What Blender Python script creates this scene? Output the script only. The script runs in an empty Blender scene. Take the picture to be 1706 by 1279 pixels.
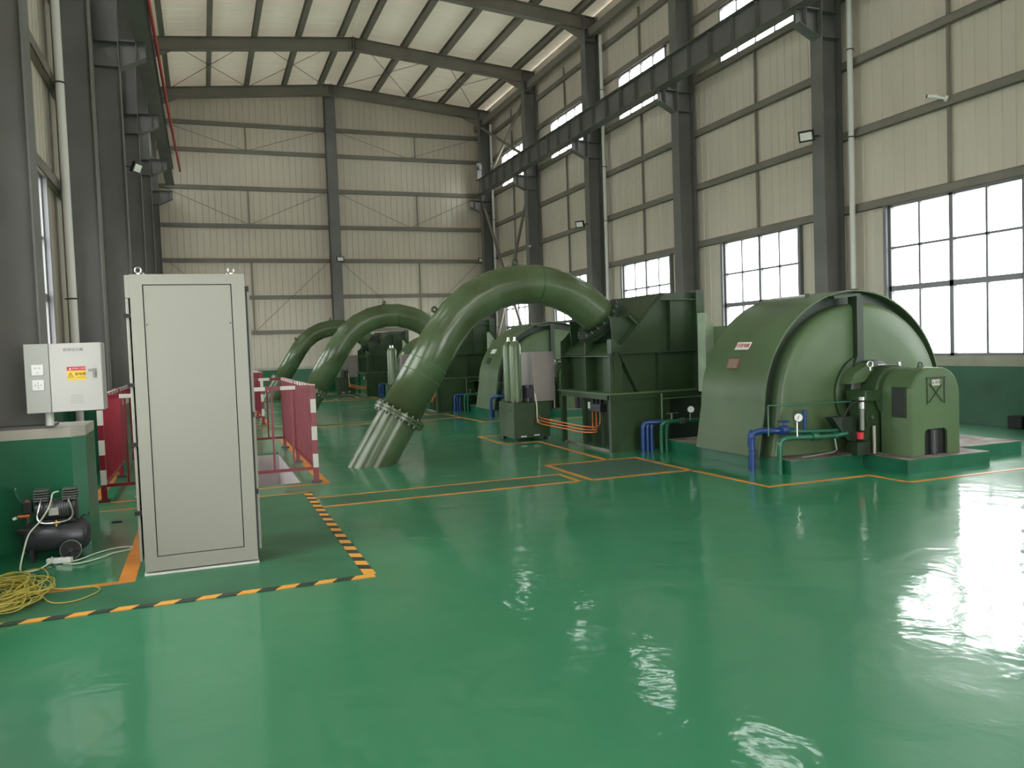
import bpy, bmesh, math, random
from mathutils import Vector, Matrix
random.seed(7)
S = bpy.context.scene
COL = S.collection
PI = math.pi

# ------------------------------------------------------------------ camera
cam_d = bpy.data.cameras.new('camera')
cam = bpy.data.objects.new('camera', cam_d)
COL.objects.link(cam)
cam_d.sensor_width = 36.0
cam_d.lens = 36.0 * 1359.235 / 1706.0
cam_d.clip_start = 0.05
cam_d.clip_end = 300
M3 = Matrix(((0.934708869819238, 0.04955878635560633, -0.35194211935516045),
             (-0.3535956581311287, 0.029621902230019554, -0.9349292237699541),
             (-0.03590876260826362, 0.9983318434284435, 0.045211626432908186)))
cam.matrix_world = Matrix.Translation((0, 0, 1.6)) @ M3.to_4x4()
S.camera = cam

# ------------------------------------------------------------------ world: bright overcast sky
SKY = 9.0
w = bpy.data.worlds.new('overcast_sky')
S.world = w
w.use_nodes = True
wn = w.node_tree.nodes
wl = w.node_tree.links
wn.clear()
wo = wn.new('ShaderNodeOutputWorld')
wb = wn.new('ShaderNodeBackground')
wt = wn.new('ShaderNodeTexCoord')
ws = wn.new('ShaderNodeSeparateXYZ')
wr = wn.new('ShaderNodeValToRGB')
wr.color_ramp.elements[0].position = 0.0
wr.color_ramp.elements[0].color = (0.84, 0.83, 0.80, 1)
wr.color_ramp.elements[1].position = 0.6
wr.color_ramp.elements[1].color = (1.0, 0.965, 0.915, 1)
wl.new(wt.outputs['Generated'], ws.inputs[0])
wl.new(ws.outputs['Z'], wr.inputs[0])
wl.new(wr.outputs[0], wb.inputs['Color'])
wb.inputs['Strength'].default_value = SKY
wl.new(wb.outputs[0], wo.inputs[0])

# ------------------------------------------------------------------ exposure
S.view_settings.view_transform = 'Standard'
S.view_settings.look = 'None'
S.view_settings.gamma = 1.0
S.view_settings.use_curve_mapping = False
S.view_settings.exposure = 0.35

# ------------------------------------------------------------------ hall dimensions
XL, XR = -1.88, 12.38           # cladding planes
YF, YB = -9.5, 35.46            # front and back
PER = 5.258
CY = [8.09 + PER * k for k in range(-3, 6)]     # column lines
IR, IL = 11.80, -1.30           # inner column flanges
RIDGE = 5.45
def roof_z(x):                  # underside of the rafters' top flange
    return 12.62 - 0.092 * abs(x - RIDGE)
LW = (1.17, 4.03)               # lower windows
UW = (8.42, 9.78)               # clerestory
WINY = [(9.35 + PER * k, 12.10 + PER * k) for k in range(-3, 5)]

# daylight enters through the windows: sky portals in the openings
def portal(x, y0, y1, z0, z1, sgn):
    l = bpy.data.lights.new('sky_portal', 'AREA')
    l.shape = 'RECTANGLE'
    l.size = y1 - y0
    l.size_y = z1 - z0
    l.cycles.is_portal = True
    o = bpy.data.objects.new('sky_portal', l)
    o.location = (x, (y0 + y1) / 2, (z0 + z1) / 2)
    o.rotation_euler = (PI / 2, 0, -sgn * PI / 2)
    d = Vector((-sgn, 0, 0))
    o.rotation_euler = d.to_track_quat('-Z', 'Z').to_euler()
    COL.objects.link(o)
    o['kind'] = 'structure'
for (a, b) in WINY:
    for x, s in ((XR + 0.2, 1), (XL - 0.2, -1)):
        portal(x, a, b, LW[0], LW[1], s)
        portal(x, a, b, UW[0], UW[1], s)

for (a, c, z0, z1) in ((2.6, 8.2, 0, 4.6), (1.0, 10.0, 9.0, 10.8)):      # unseen open gate and high glazing, added behind the camera as front fill
    l = bpy.data.lights.new('sky_portal', 'AREA'); l.shape = 'RECTANGLE'; l.size = c - a; l.size_y = z1 - z0; l.cycles.is_portal = True
    o = bpy.data.objects.new('sky_portal', l); o.location = ((a + c) / 2, YF - .25, (z0 + z1) / 2)
    o.rotation_euler = Vector((0, 1, 0)).to_track_quat('-Z', 'Z').to_euler(); COL.objects.link(o); o['kind'] = 'structure'

# ------------------------------------------------------------------ materials
def mat(name, col, rough=0.5, metal=0.0, var=0.0, vscale=3.0, bump=0.0, bscale=20.0, coat=0.0, spec=0.5, col2=None, stretch=(1, 1, 1)):
    m = bpy.data.materials.new(name)
    m.use_nodes = True
    n, l = m.node_tree.nodes, m.node_tree.links
    b = n['Principled BSDF']
    b.inputs['Base Color'].default_value = (*col, 1)
    b.inputs['Roughness'].default_value = rough
    b.inputs['Metallic'].default_value = metal
    b.inputs['Specular IOR Level'].default_value = spec
    b.inputs['Coat Weight'].default_value = coat
    if var or bump:
        tc = n.new('ShaderNodeTexCoord')
        mp = n.new('ShaderNodeMapping')
        mp.inputs['Scale'].default_value = stretch
        l.new(tc.outputs['Object'], mp.inputs[0])
    if var:
        t = n.new('ShaderNodeTexNoise')
        t.inputs['Scale'].default_value = vscale
        t.inputs['Detail'].default_value = 5
        l.new(mp.outputs[0], t.inputs[0])
        r = n.new('ShaderNodeMixRGB')
        c2 = col2 or tuple(c * (1 - var) for c in col)
        r.inputs[1].default_value = (*col, 1)
        r.inputs[2].default_value = (*c2, 1)
        rr = n.new('ShaderNodeMapRange')
        rr.inputs[1].default_value = 0.38
        rr.inputs[2].default_value = 0.65
        l.new(t.outputs[0], rr.inputs[0])
        l.new(rr.outputs[0], r.inputs[0])
        l.new(r.outputs[0], b.inputs['Base Color'])
    if bump:
        t = n.new('ShaderNodeTexNoise')
        t.inputs['Scale'].default_value = bscale
        t.inputs['Detail'].default_value = 3
        l.new(mp.outputs[0], t.inputs[0])
        bp = n.new('ShaderNodeBump')
        bp.inputs['Strength'].default_value = bump
        bp.inputs['Distance'].default_value = 0.02
        l.new(t.outputs[0], bp.inputs['Height'])
        l.new(bp.outputs[0], b.inputs['Normal'])
    return m

def floor_material():
    m = bpy.data.materials.new('green_epoxy')
    m.use_nodes = True
    n, l = m.node_tree.nodes, m.node_tree.links
    b = n['Principled BSDF']
    tc = n.new('ShaderNodeTexCoord')
    # broad paint variation
    t1 = n.new('ShaderNodeTexNoise'); t1.inputs['Scale'].default_value = 0.55; t1.inputs['Detail'].default_value = 6
    l.new(tc.outputs['Object'], t1.inputs[0])
    mx = n.new('ShaderNodeMixRGB')
    mx.inputs[1].default_value = (0.018, 0.195, 0.088, 1)
    mx.inputs[2].default_value = (0.028, 0.235, 0.112, 1)
    l.new(t1.outputs[0], mx.inputs[0])
    l.new(mx.outputs[0], b.inputs['Base Color'])
    # roughness: worn patches
    t2 = n.new('ShaderNodeTexNoise'); t2.inputs['Scale'].default_value = 1.3; t2.inputs['Detail'].default_value = 7
    l.new(tc.outputs['Object'], t2.inputs[0])
    rr = n.new('ShaderNodeMapRange')
    rr.inputs[1].default_value = 0.3; rr.inputs[2].default_value = 0.7
    rr.inputs[3].default_value = 0.30; rr.inputs[4].default_value = 0.46
    l.new(t2.outputs[0], rr.inputs[0])
    l.new(rr.outputs[0], b.inputs['Roughness'])
    # trowel waves
    t3 = n.new('ShaderNodeTexNoise'); t3.inputs['Scale'].default_value = 2.6; t3.inputs['Detail'].default_value = 3
    t3.inputs['Distortion'].default_value = 0.6
    l.new(tc.outputs['Object'], t3.inputs[0])
    t4 = n.new('ShaderNodeTexNoise'); t4.inputs['Scale'].default_value = 14; t4.inputs['Detail'].default_value = 4
    l.new(tc.outputs['Object'], t4.inputs[0])
    ad = n.new('ShaderNodeMath'); ad.operation = 'MULTIPLY_ADD'
    ad.inputs[1].default_value = 0.10
    l.new(t4.outputs[0], ad.inputs[0]); l.new(t3.outputs[0], ad.inputs[2])
    bp = n.new('ShaderNodeBump')
    bp.inputs['Strength'].default_value = 0.35
    bp.inputs['Distance'].default_value = 0.022
    l.new(ad.outputs[0], bp.inputs['Height'])
    l.new(bp.outputs[0], b.inputs['Normal'])
    b.inputs['Specular IOR Level'].default_value = 0.6
    b.inputs['Coat Weight'].default_value = 0.75
    b.inputs['Coat Roughness'].default_value = 0.07
    l.new(bp.outputs[0], b.inputs['Coat Normal'])
    return m

def plate_material():
    m = mat('green_checker_plate', (0.035, 0.17, 0.085), 0.42, 0, 0.35, 1.6)
    n, l = m.node_tree.nodes, m.node_tree.links
    tc = n.new('ShaderNodeTexCoord')
    mp = n.new('ShaderNodeMapping'); mp.inputs['Rotation'].default_value = (0, 0, PI / 4)
    l.new(tc.outputs['Object'], mp.inputs[0])
    ch = n.new('ShaderNodeTexVoronoi'); ch.inputs['Scale'].default_value = 28; ch.inputs['Randomness'].default_value = 0
    l.new(mp.outputs[0], ch.inputs[0])
    bp = n.new('ShaderNodeBump'); bp.inputs['Strength'].default_value = 0.5; bp.inputs['Distance'].default_value = 0.004
    l.new(ch.outputs['Distance'], bp.inputs['Height'])
    l.new(bp.outputs[0], n['Principled BSDF'].inputs['Normal'])
    return m

def glass_material():
    m = bpy.data.materials.new('window_glass')
    m.use_nodes = True
    n, l = m.node_tree.nodes, m.node_tree.links
    n.clear()
    o = n.new('ShaderNodeOutputMaterial')
    t = n.new('ShaderNodeBsdfTransparent'); t.inputs[0].default_value = (0.93, 0.96, 0.97, 1)
    g = n.new('ShaderNodeBsdfGlossy'); g.inputs['Roughness'].default_value = 0.03
    x = n.new('ShaderNodeMixShader')
    x.inputs[0].default_value = 0.035; l.new(t.outputs[0], x.inputs[1]); l.new(g.outputs[0], x.inputs[2])
    l.new(x.outputs[0], o.inputs[0])
    return m

def mesh_material():
    m = mat('dark_mesh', (0.015, 0.016, 0.018), 0.6)
    n, l = m.node_tree.nodes, m.node_tree.links
    tc = n.new('ShaderNodeTexCoord')
    v = n.new('ShaderNodeTexVoronoi'); v.inputs['Scale'].default_value = 45; v.feature = 'DISTANCE_TO_EDGE'
    v.inputs['Randomness'].default_value = 0.1
    l.new(tc.outputs['Object'], v.inputs[0])
    r = n.new('ShaderNodeValToRGB')
    r.color_ramp.elements[0].position = 0.04; r.color_ramp.elements[0].color = (0.09, 0.10, 0.10, 1)
    r.color_ramp.elements[1].position = 0.12; r.color_ramp.elements[1].color = (0.008, 0.009, 0.011, 1)
    l.new(v.outputs['Distance'], r.inputs[0])
    l.new(r.outputs[0], n['Principled BSDF'].inputs['Base Color'])
    return m

M = {}
M['floor'] = floor_material()
M['plate'] = plate_material()
M['glass'] = glass_material()
M['mesh'] = mesh_material()
M['clad'] = mat('cream_cladding', (0.66, 0.60, 0.50), 0.42, 0.1, 0.10, 0.6, stretch=(1, 1, 0.25))
M['roof'] = mat('cream_roof_sheet', (0.92, 0.87, 0.75), 0.55, 0, 0.08, 0.5)
def translucent(m, col, fac):      # translucency added to the roof sheets to brighten their underside
    n, l = m.node_tree.nodes, m.node_tree.links
    t = n.new('ShaderNodeBsdfTranslucent'); t.inputs[0].default_value = (*col, 1)
    x = n.new('ShaderNodeMixShader'); x.inputs[0].default_value = fac
    l.new(n['Principled BSDF'].outputs[0], x.inputs[1]); l.new(t.outputs[0], x.inputs[2])
    l.new(x.outputs[0], n['Material Output'].inputs[0])
translucent(M['roof'], (1.0, 0.90, 0.72), 0.013)
M['steel'] = mat('grey_painted_steel', (0.165, 0.162, 0.152), 0.45, 0.0, 0.20, 1.2)
M['steel2'] = mat('brown_grey_painted_steel', (0.22, 0.200, 0.165), 0.5, 0.0, 0.15, 1.2)
M['alu'] = mat('grey_window_frame', (0.20, 0.20, 0.21), 0.35, 0.2)
M['white'] = mat('white_paint', (0.72, 0.71, 0.66), 0.5, 0, 0.1, 2)
M['pvc'] = mat('white_pvc', (0.66, 0.66, 0.62), 0.35)
M['dado'] = mat('green_wall_paint', (0.018, 0.170, 0.080), 0.30, 0, 0.35, 1.0, bump=0.15, bscale=5)
M['band'] = mat('beige_ledge_paint', (0.52, 0.48, 0.41), 0.5, 0, 0.15, 3)
M['plinthg'] = mat('green_plinth_paint', (0.015, 0.135, 0.070), 0.28, 0, 0.3, 2.0, bump=0.1, bscale=8)
M['plintht'] = mat('dusty_plinth_top', (0.26, 0.24, 0.21), 0.7, 0, 0.4, 3.0, col2=(0.10, 0.05, 0.04))
M['mach'] = mat('sage_green_machine_paint', (0.098, 0.158, 0.073), 0.36, 0, 0.22, 1.3, bump=0.10, bscale=3, spec=0.42)
M['mach2'] = mat('deep_green_machine_paint', (0.034, 0.070, 0.027), 0.38, 0, 0.30, 2.0)
M['machd'] = mat('dark_machine_green', (0.026, 0.045, 0.026), 0.4, 0, 0.3, 2.0)
M['pale'] = mat('pale_green', (0.42, 0.52, 0.38), 0.5, 0, 0.25, 4)
M['pipe'] = mat('sage_green_pipe_paint', (0.088, 0.136, 0.064), 0.25, 0, 0.45, 1.7, bump=0.08, bscale=4, col2=(0.060, 0.085, 0.034), spec=0.55)
M['tankg'] = mat('light_green_paint', (0.135, 0.195, 0.10), 0.3, 0, 0.1, 3)
M['cab'] = mat('light_grey_cabinet', (0.325, 0.315, 0.275), 0.42, 0, 0.04, 1)
M['cabd'] = mat('cabinet_shadow_gap', (0.05, 0.055, 0.055), 0.6)
M['box'] = mat('white_grey_box', (0.56, 0.54, 0.52), 0.4, 0, 0.04, 2)
M['boxd'] = mat('grey_box_side', (0.42, 0.42, 0.39), 0.4)
M['pinkg'] = mat('warm_grey_cabinet', (0.33, 0.29, 0.27), 0.45, 0, 0.05, 2)
M['wplas'] = mat('white_plastic', (0.80, 0.80, 0.78), 0.35)
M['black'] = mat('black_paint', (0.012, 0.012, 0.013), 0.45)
M['iron'] = mat('dark_grey_iron', (0.055, 0.055, 0.062), 0.35, 0.3, 0.2, 6)
M['rubber'] = mat('black_rubber', (0.02, 0.02, 0.02), 0.7)
M['chrome'] = mat('bright_metal', (0.6, 0.6, 0.58), 0.25, 0.9)
M['bolt'] = mat('grey_bolt_steel', (0.20, 0.21, 0.19), 0.4, 0.6)
M['brass'] = mat('brass', (0.60, 0.42, 0.18), 0.3, 0.9)
M['copper'] = mat('orange_copper', (0.62, 0.16, 0.045), 0.35, 0.4)
M['red'] = mat('red_railing_paint', (0.22, 0.012, 0.026), 0.38, 0, 0.15, 3)
M['redb'] = mat('bright_red', (0.62, 0.03, 0.04), 0.4)
M['rwhite'] = mat('white_railing_band', (0.66, 0.62, 0.58), 0.45)
M['orange'] = mat('orange_floor_paint', (0.74, 0.27, 0.045), 0.4, 0, 0.25, 3)
M['tapeb'] = mat('black_floor_tape', (0.030, 0.045, 0.035), 0.45)
M['tapey'] = mat('orange_floor_tape', (0.78, 0.36, 0.06), 0.45)
M['wire'] = mat('yellow_wire', (0.44, 0.37, 0.07), 0.45)
M['cord'] = mat('pale_cord', (0.62, 0.66, 0.52), 0.45)
M['blue'] = mat('blue_pipe_paint', (0.016, 0.058, 0.23), 0.3, 0, 0.2, 6)
M['gpipe'] = mat('green_pipe_paint', (0.015, 0.14, 0.075), 0.28, 0, 0.2, 6)
M['conred'] = mat('red_conductor', (0.62, 0.045, 0.04), 0.45)
M['yellow'] = mat('yellow_sticker', (0.86, 0.58, 0.07), 0.45)
M['stred'] = mat('red_sticker', (0.62, 0.035, 0.07), 0.45)
M['name'] = mat('brown_nameplate', (0.22, 0.09, 0.06), 0.45)
M['pit'] = mat('pale_pit_wall', (0.58, 0.52, 0.52), 0.7, 0, 0.15, 2)
M['grate'] = mat('dark_green_grating', (0.06, 0.13, 0.085), 0.45)
M['dark'] = mat('dark_pit', (0.02, 0.025, 0.02), 0.9)
M['lamp'] = mat('floodlight_glass', (0.85, 0.85, 0.80), 0.25)
M['concrete'] = mat('outdoor_concrete', (0.45, 0.45, 0.43), 0.9, 0, 0.2, 0.3)
M['ink'] = mat('grey_ink', (0.16, 0.16, 0.17), 0.6)
M['inkr'] = mat('red_ink', (0.50, 0.03, 0.04), 0.6)
M['blackw'] = mat('brown_black_ink', (0.10, 0.06, 0.01), 0.6)

# ------------------------------------------------------------------ mesh builder
class MB:
    def __init__(s): s.bm = bmesh.new(); s.mi = 0
    def _f(s, vs, smooth=False):
        try:
            f = s.bm.faces.new(vs); f.smooth = smooth; f.material_index = s.mi; return f
        except ValueError: return None
    def box(s, x0, x1, y0, y1, z0, z1):
        v = [s.bm.verts.new(p) for p in ((x0, y0, z0), (x1, y0, z0), (x1, y1, z0), (x0, y1, z0), (x0, y0, z1), (x1, y0, z1), (x1, y1, z1), (x0, y1, z1))]
        for q in ((0, 3, 2, 1), (4, 5, 6, 7), (0, 1, 5, 4), (1, 2, 6, 5), (2, 3, 7, 6), (3, 0, 4, 7)): s._f([v[i] for i in q])
        return s
    def bar(s, a, b, wd, ht, up=(0, 0, 1)):
        a, b = Vector(a), Vector(b); d = (b - a).normalized(); up = Vector(up)
        if abs(d.dot(up)) > .98: up = Vector((0, 1, 0))
        x = d.cross(up).normalized() * wd / 2; z = x.cross(d).normalized() * ht / 2
        v = [s.bm.verts.new(p) for p in (a - x - z, a + x - z, a + x + z, a - x + z, b - x - z, b + x - z, b + x + z, b - x + z)]
        for q in ((0, 1, 2, 3), (7, 6, 5, 4), (0, 4, 5, 1), (1, 5, 6, 2), (2, 6, 7, 3), (3, 7, 4, 0)): s._f([v[i] for i in q])
        return s
    def prism(s, poly, axis, a, b):
        def P(p, t):
            return {'x': (t, p[0], p[1]), 'y': (p[0], t, p[1]), 'z': (p[0], p[1], t)}[axis]
        A = [s.bm.verts.new(P(p, a)) for p in poly]; B = [s.bm.verts.new(P(p, b)) for p in poly]
        s._f(A[::-1]); s._f(B)
        for i in range(len(poly)):
            j = (i + 1) % len(poly); s._f([A[i], A[j], B[j], B[i]])
        return s
    def rings(s, rings, cap=True, smooth=True, closed=False):
        R = [[s.bm.verts.new(p) for p in r] for r in rings]
        n = len(R[0])
        m = len(R)
        for i in range(m if closed else m - 1):
            for j in range(n):
                s._f([R[i][j], R[i][(j + 1) % n], R[(i + 1) % m][(j + 1) % n], R[(i + 1) % m][j]], smooth)
        if cap and not closed: s._f(R[0][::-1]); s._f(R[-1])
        return s
    def sweep(s, path, r, n=12, cap=True, smooth=True, closed=False):
        path = [Vector(p) for p in path]
        m = len(path); R = []
        prev = None
        for i, p in enumerate(path):
            if closed: t = (path[(i + 1) % m] - path[i - 1]).normalized()
            else:
                a = path[max(i - 1, 0)]; b = path[min(i + 1, m - 1)]
                t1 = (p - a).normalized() if i > 0 else (b - p).normalized()
                t2 = (b - p).normalized() if i < m - 1 else t1
                t = (t1 + t2).normalized()
            if prev is None:
                u = t.cross(Vector((0, 0, 1)))
                if u.length < .05: u = t.cross(Vector((0, 1, 0)))
                u.normalize()
            else:
                u = (prev - t * prev.dot(t)).normalized()
            prev = u; v = t.cross(u)
            rr = r[i] if isinstance(r, (list, tuple)) else r
            R.append([p + (u * math.cos(2 * PI * k / n) + v * math.sin(2 * PI * k / n)) * rr for k in range(n)])
        return s.rings(R, cap, smooth, closed)
    def cyl(s, a, b, r, n=20, r2=None):
        return s.sweep([a, b], [r, r if r2 is None else r2], n)
    def lathe(s, c, axis, prof, n=32, cap=True):
        c = Vector(c); ax = Vector(axis).normalized()
        u = ax.cross(Vector((0, 0, 1)))
        if u.length < .05: u = Vector((1, 0, 0))
        u.normalize(); v = ax.cross(u)
        return s.rings([[c + ax * h + (u * math.cos(2 * PI * k / n) + v * math.sin(2 * PI * k / n)) * r for k in range(n)] for (r, h) in prof], cap)
    def torus(s, c, axis, R, r, n=24, m=8):
        c = Vector(c); ax = Vector(axis).normalized()
        u = ax.cross(Vector((0, 0, 1)))
        if u.length < .05: u = Vector((1, 0, 0))
        u.normalize(); v = ax.cross(u)
        return s.sweep([c + (u * math.cos(2 * PI * k / n) + v * math.sin(2 * PI * k / n)) * R for k in range(n)], r, m, closed=True)
    def quad(s, *p, smooth=False):
        s._f([s.bm.verts.new(q) for q in p], smooth); return s
    def build(s, name, ms, parent=None, bevel=0, sharp=True):
        me = bpy.data.meshes.new(name)
        bmesh.ops.recalc_face_normals(s.bm, faces=s.bm.faces)
        s.bm.to_mesh(me); s.bm.free()
        for m in (ms if isinstance(ms, (list, tuple)) else [ms]): me.materials.append(M[m])
        if sharp: me.set_sharp_from_angle(angle=math.radians(40))
        o = bpy.data.objects.new(name, me); COL.objects.link(o)
        if parent is not None:
            o.parent = parent
            o.matrix_parent_inverse = Matrix.Translation(-Vector(wloc(parent)))
        if bevel:
            b = o.modifiers.new('bevel', 'BEVEL'); b.width = bevel; b.segments = 2; b.limit_method = 'ANGLE'
        return o

def wloc(o):
    v = Vector(o.location)
    if o.parent is not None:
        v = v + o.matrix_parent_inverse.translation + wloc(o.parent)
    return v
def tag(o, label, cat, group=None, kind=None):
    if label: o['label'] = label
    if cat: o['category'] = cat
    if group: o['group'] = group
    if kind: o['kind'] = kind
    return o
def thing(name, loc, label, cat, group=None):
    o = bpy.data.objects.new(name, None); o.location = loc; o.empty_display_size = .1
    COL.objects.link(o)
    return tag(o, label, cat, group)
def struct(o): o['kind'] = 'structure'; return o
def copy_tree(o, off, parent=None):
    c = o.copy(); COL.objects.link(c)
    if parent is None: c.location = Vector(o.location) + Vector(off)
    else:
        c.parent = parent
    for ch in o.children: copy_tree(ch, off, c)
    return c
ORD = ['first', 'second', 'third', 'fourth', 'fifth', 'sixth', 'seventh', 'eighth', 'ninth', 'tenth', 'eleventh', 'twelfth']

def text(body, size, loc, rot, m, parent, name='lettering', spacing=1.0):
    c = bpy.data.curves.new(name, 'FONT'); c.body = body; c.size = size
    c.align_x = 'CENTER'; c.align_y = 'CENTER'; c.extrude = 0.0012; c.space_character = spacing
    t = bpy.data.objects.new(name + '_curve', c); COL.objects.link(t)
    bpy.context.view_layer.update()
    dg = bpy.context.evaluated_depsgraph_get()
    me = bpy.data.meshes.new_from_object(t.evaluated_get(dg))
    bpy.data.objects.remove(t); bpy.data.curves.remove(c)
    me.transform(Matrix.Translation(loc) @ rot.to_4x4())
    me.materials.clear(); me.materials.append(M[m])
    o = bpy.data.objects.new(name, me); COL.objects.link(o)
    o.parent = parent; o.matrix_parent_inverse = Matrix.Translation(-Vector(wloc(parent)))
    return o
def basis(xd, yd):
    x = Vector(xd).normalized(); y = Vector(yd).normalized(); z = x.cross(y)
    return Matrix((x, y, z)).transposed()
FACE_NEG_Y = basis((1, 0, 0), (0, 0, 1))
FACE_NEG_X = basis((0, -1, 0), (0, 0, 1))

# ------------------------------------------------------------------ grooved sheets with openings
def sheet(name, m, to3, u0, u1, v0, v1, holes=(), pitch=0.25, depth=0.014, gw=0.014, back=0.09):
    """ribbed cladding; to3(u, v, d) maps to world, d = outward depth"""
    b = MB()
    us = [(u0, 0), (u1, 0)]
    k = math.ceil(u0 / pitch + .2)
    while k * pitch < u1 - .03:
        g = k * pitch
        us += [(g - gw, 0), (g, depth), (g + gw, 0)]
        k += 1
    for h in holes:
        for e in (h[0], h[1]):
            us = [q for q in us if abs(q[0] - e) > gw * 1.2] + [(e, 0)]
    us = sorted(us)
    vs = sorted({v0, v1, *[h[2] for h in holes], *[h[3] for h in holes]})
    cache = {}
    def vert(u, v, d):
        key = (round(u, 5), round(v, 5), round(d, 5))
        if key not in cache: cache[key] = b.bm.verts.new(to3(u, v, d))
        return cache[key]
    for (ua, da), (ub, db) in zip(us, us[1:]):
        for va, vb in zip(vs, vs[1:]):
            um, vm = (ua + ub) / 2, (va + vb) / 2
            if any(h[0] < um < h[1] and h[2] < vm < h[3] for h in holes): continue
            b._f([vert(ua, va, da), vert(ub, va, db), vert(ub, vb, db), vert(ua, vb, da)])
    if back is None: return struct(b.build(name, m, sharp=False))
    ue = sorted({u0, u1, *[h[0] for h in holes], *[h[1] for h in holes]})
    for ua, ub in zip(ue, ue[1:]):
        for va, vb in zip(vs, vs[1:]):
            um, vm = (ua + ub) / 2, (va + vb) / 2
            if any(h[0] < um < h[1] and h[2] < vm < h[3] for h in holes): continue
            b._f([vert(ua, va, back), vert(ub, va, back), vert(ub, vb, back), vert(ua, vb, back)])
    for h in holes:   # reveals
        for (ua, va, ub, vb) in ((h[0], h[2], h[1], h[2]), (h[1], h[2], h[1], h[3]), (h[1], h[3], h[0], h[3]), (h[0], h[3], h[0], h[2])):
            b._f([vert(ua, va, 0), vert(ub, vb, 0), vert(ub, vb, back), vert(ua, va, back)])
    return struct(b.build(name, m, sharp=False))

# ------------------------------------------------------------------ floor with pit openings
D = 9.55
PITS = [(-0.85, 1.08, 10.45 + i * D, 13.95 + i * D) for i in range(3)]
GRATES = [(4.27, 5.50, 8.70 + i * D, 9.93 + i * D) for i in range(3)]
def build_floor():
    b = MB()
    holes = PITS + GRATES
    xs = sorted({XL - .3, XR + .3, *[h[0] for h in holes], *[h[1] for h in holes]})
    ys = sorted({YF - .3, YB + .3, *[h[2] for h in holes], *[h[3] for h in holes]})
    c = {}
    def V(x, y, z):
        if (x, y, z) not in c: c[(x, y, z)] = b.bm.verts.new((x, y, z))
        return c[(x, y, z)]
    for xa, xb in zip(xs, xs[1:]):
        for ya, yb in zip(ys, ys[1:]):
            if any(h[0] <= (xa + xb) / 2 <= h[1] and h[2] <= (ya + yb) / 2 <= h[3] for h in holes): continue
            b._f([V(xa, ya, 0), V(xb, ya, 0), V(xb, yb, 0), V(xa, yb, 0)])
            b._f([V(xa, ya, -.03), V(xa, yb, -.03), V(xb, yb, -.03), V(xb, ya, -.03)])
    for h in holes:
        for (xa, ya, xb, yb) in ((h[0], h[2], h[1], h[2]), (h[1], h[2], h[1], h[3]), (h[1], h[3], h[0], h[3]), (h[0], h[3], h[0], h[2])):
            b._f([V(xa, ya, 0), V(xb, yb, 0), V(xb, yb, -.03), V(xa, ya, -.03)])
    struct(b.build('floor', 'floor', sharp=False))
build_floor()
g = MB(); g.box(-60, 90, -60, 100, -3.2, -3.0); struct(g.build('trim_1', 'concrete'))

# pit linings
for i, h in enumerate(PITS):
    b = MB()
    x0, x1, y0, y1 = h
    b.box(x0 - .15, x0, y0 - .15, y1 + .15, -2.9, -.031).box(x1, x1 + .15, y0 - .15, y1 + .15, -2.9, -.031)
    b.box(x0, x1, y0 - .15, y0, -2.9, -.031).box(x0, x1, y1, y1 + .15, -2.9, -.031).box(x0 - .15, x1 + .15, y0 - .15, y1 + .15, -3.0, -2.9)
    o = b.build('pit_lining', 'pit')
    tag(o, ['pale concrete shaft lining under the nearest red railing', 'pale concrete shaft lining under the second red railing', 'pale concrete shaft lining under the farthest red railing'][i], 'pit', kind='structure')
for i, h in enumerate(GRATES):
    b = MB(); x0, x1, y0, y1 = h
    b.box(x0 - .1, x0, y0 - .1, y1 + .1, -.9, -.031).box(x1, x1 + .1, y0 - .1, y1 + .1, -.9, -.031).box(x0, x1, y0 - .1, y0, -.9, -.031).box(x0, x1, y1, y1 + .1, -.9, -.031).box(x0 - .1, x1 + .1, y0 - .1, y1 + .1, -1.0, -.9)
    o = b.build('drain_pit', 'dark'); o['kind'] = 'structure'

# ------------------------------------------------------------------ walls
side_holes = [(a, c, LW[0], LW[1]) for a, c in WINY] + [(a, c, UW[0], UW[1]) for a, c in WINY]
sheet('wall_right', 'clad', lambda u, v, d: (XR + d, u, v), YF, YB, 1.0, 12.2, side_holes)
sheet('wall_left', 'clad', lambda u, v, d: (XL - d, u, v), YF, YB, 1.0, 12.2, side_holes)
sheet('wall_back', 'clad', lambda u, v, d: (u, YB + d, v), XL, XR, 1.0, 12.75)
sheet('wall_front', 'clad', lambda u, v, d: (u, YF - d, v), XL, XR, 1.0, 12.75, [(2.6, 8.2, 1.0, 4.6), (1.0, 10.0, 9.0, 10.8)])  # gate and high opening added out of view to let in fill light
# masonry lower walls, painted green with a pale ledge
def lower(name, x0, x1, y0, y1):
    b = MB(); b.box(x0, x1, y0, y1, 0, .99); struct(b.build(name, 'dado'))
lower('wall_lower_right', XR - .06, XR + .2, YF, YB + .2)
lower('wall_lower_left', XL - .2, XL + .06, YF, YB + .2)
lower('wall_lower_back', XL + .06, XR - .06, YB - .06, YB + .2)
lower('wall_lower_front', XL, 2.6, YF - .2, YF + .06)
b = MB(); b.box(8.2, XR, YF - .2, YF + .06, 0, .99); struct(b.build('wall_lower_front_side', 'dado'))
b = MB()
b.box(XR - .075, XR + .1, YF, YB, .991, 1.165); struct(b.build('trim_2', 'band'))
b = MB(); b.box(XL - .1, XL + .075, YF, YB, .991, 1.165); struct(b.build('trim_3', 'band'))
b = MB(); b.box(XL + .08, XR - .08, YB - .075, YB + .1, .991, 1.10); struct(b.build('trim_4', 'band'))

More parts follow.
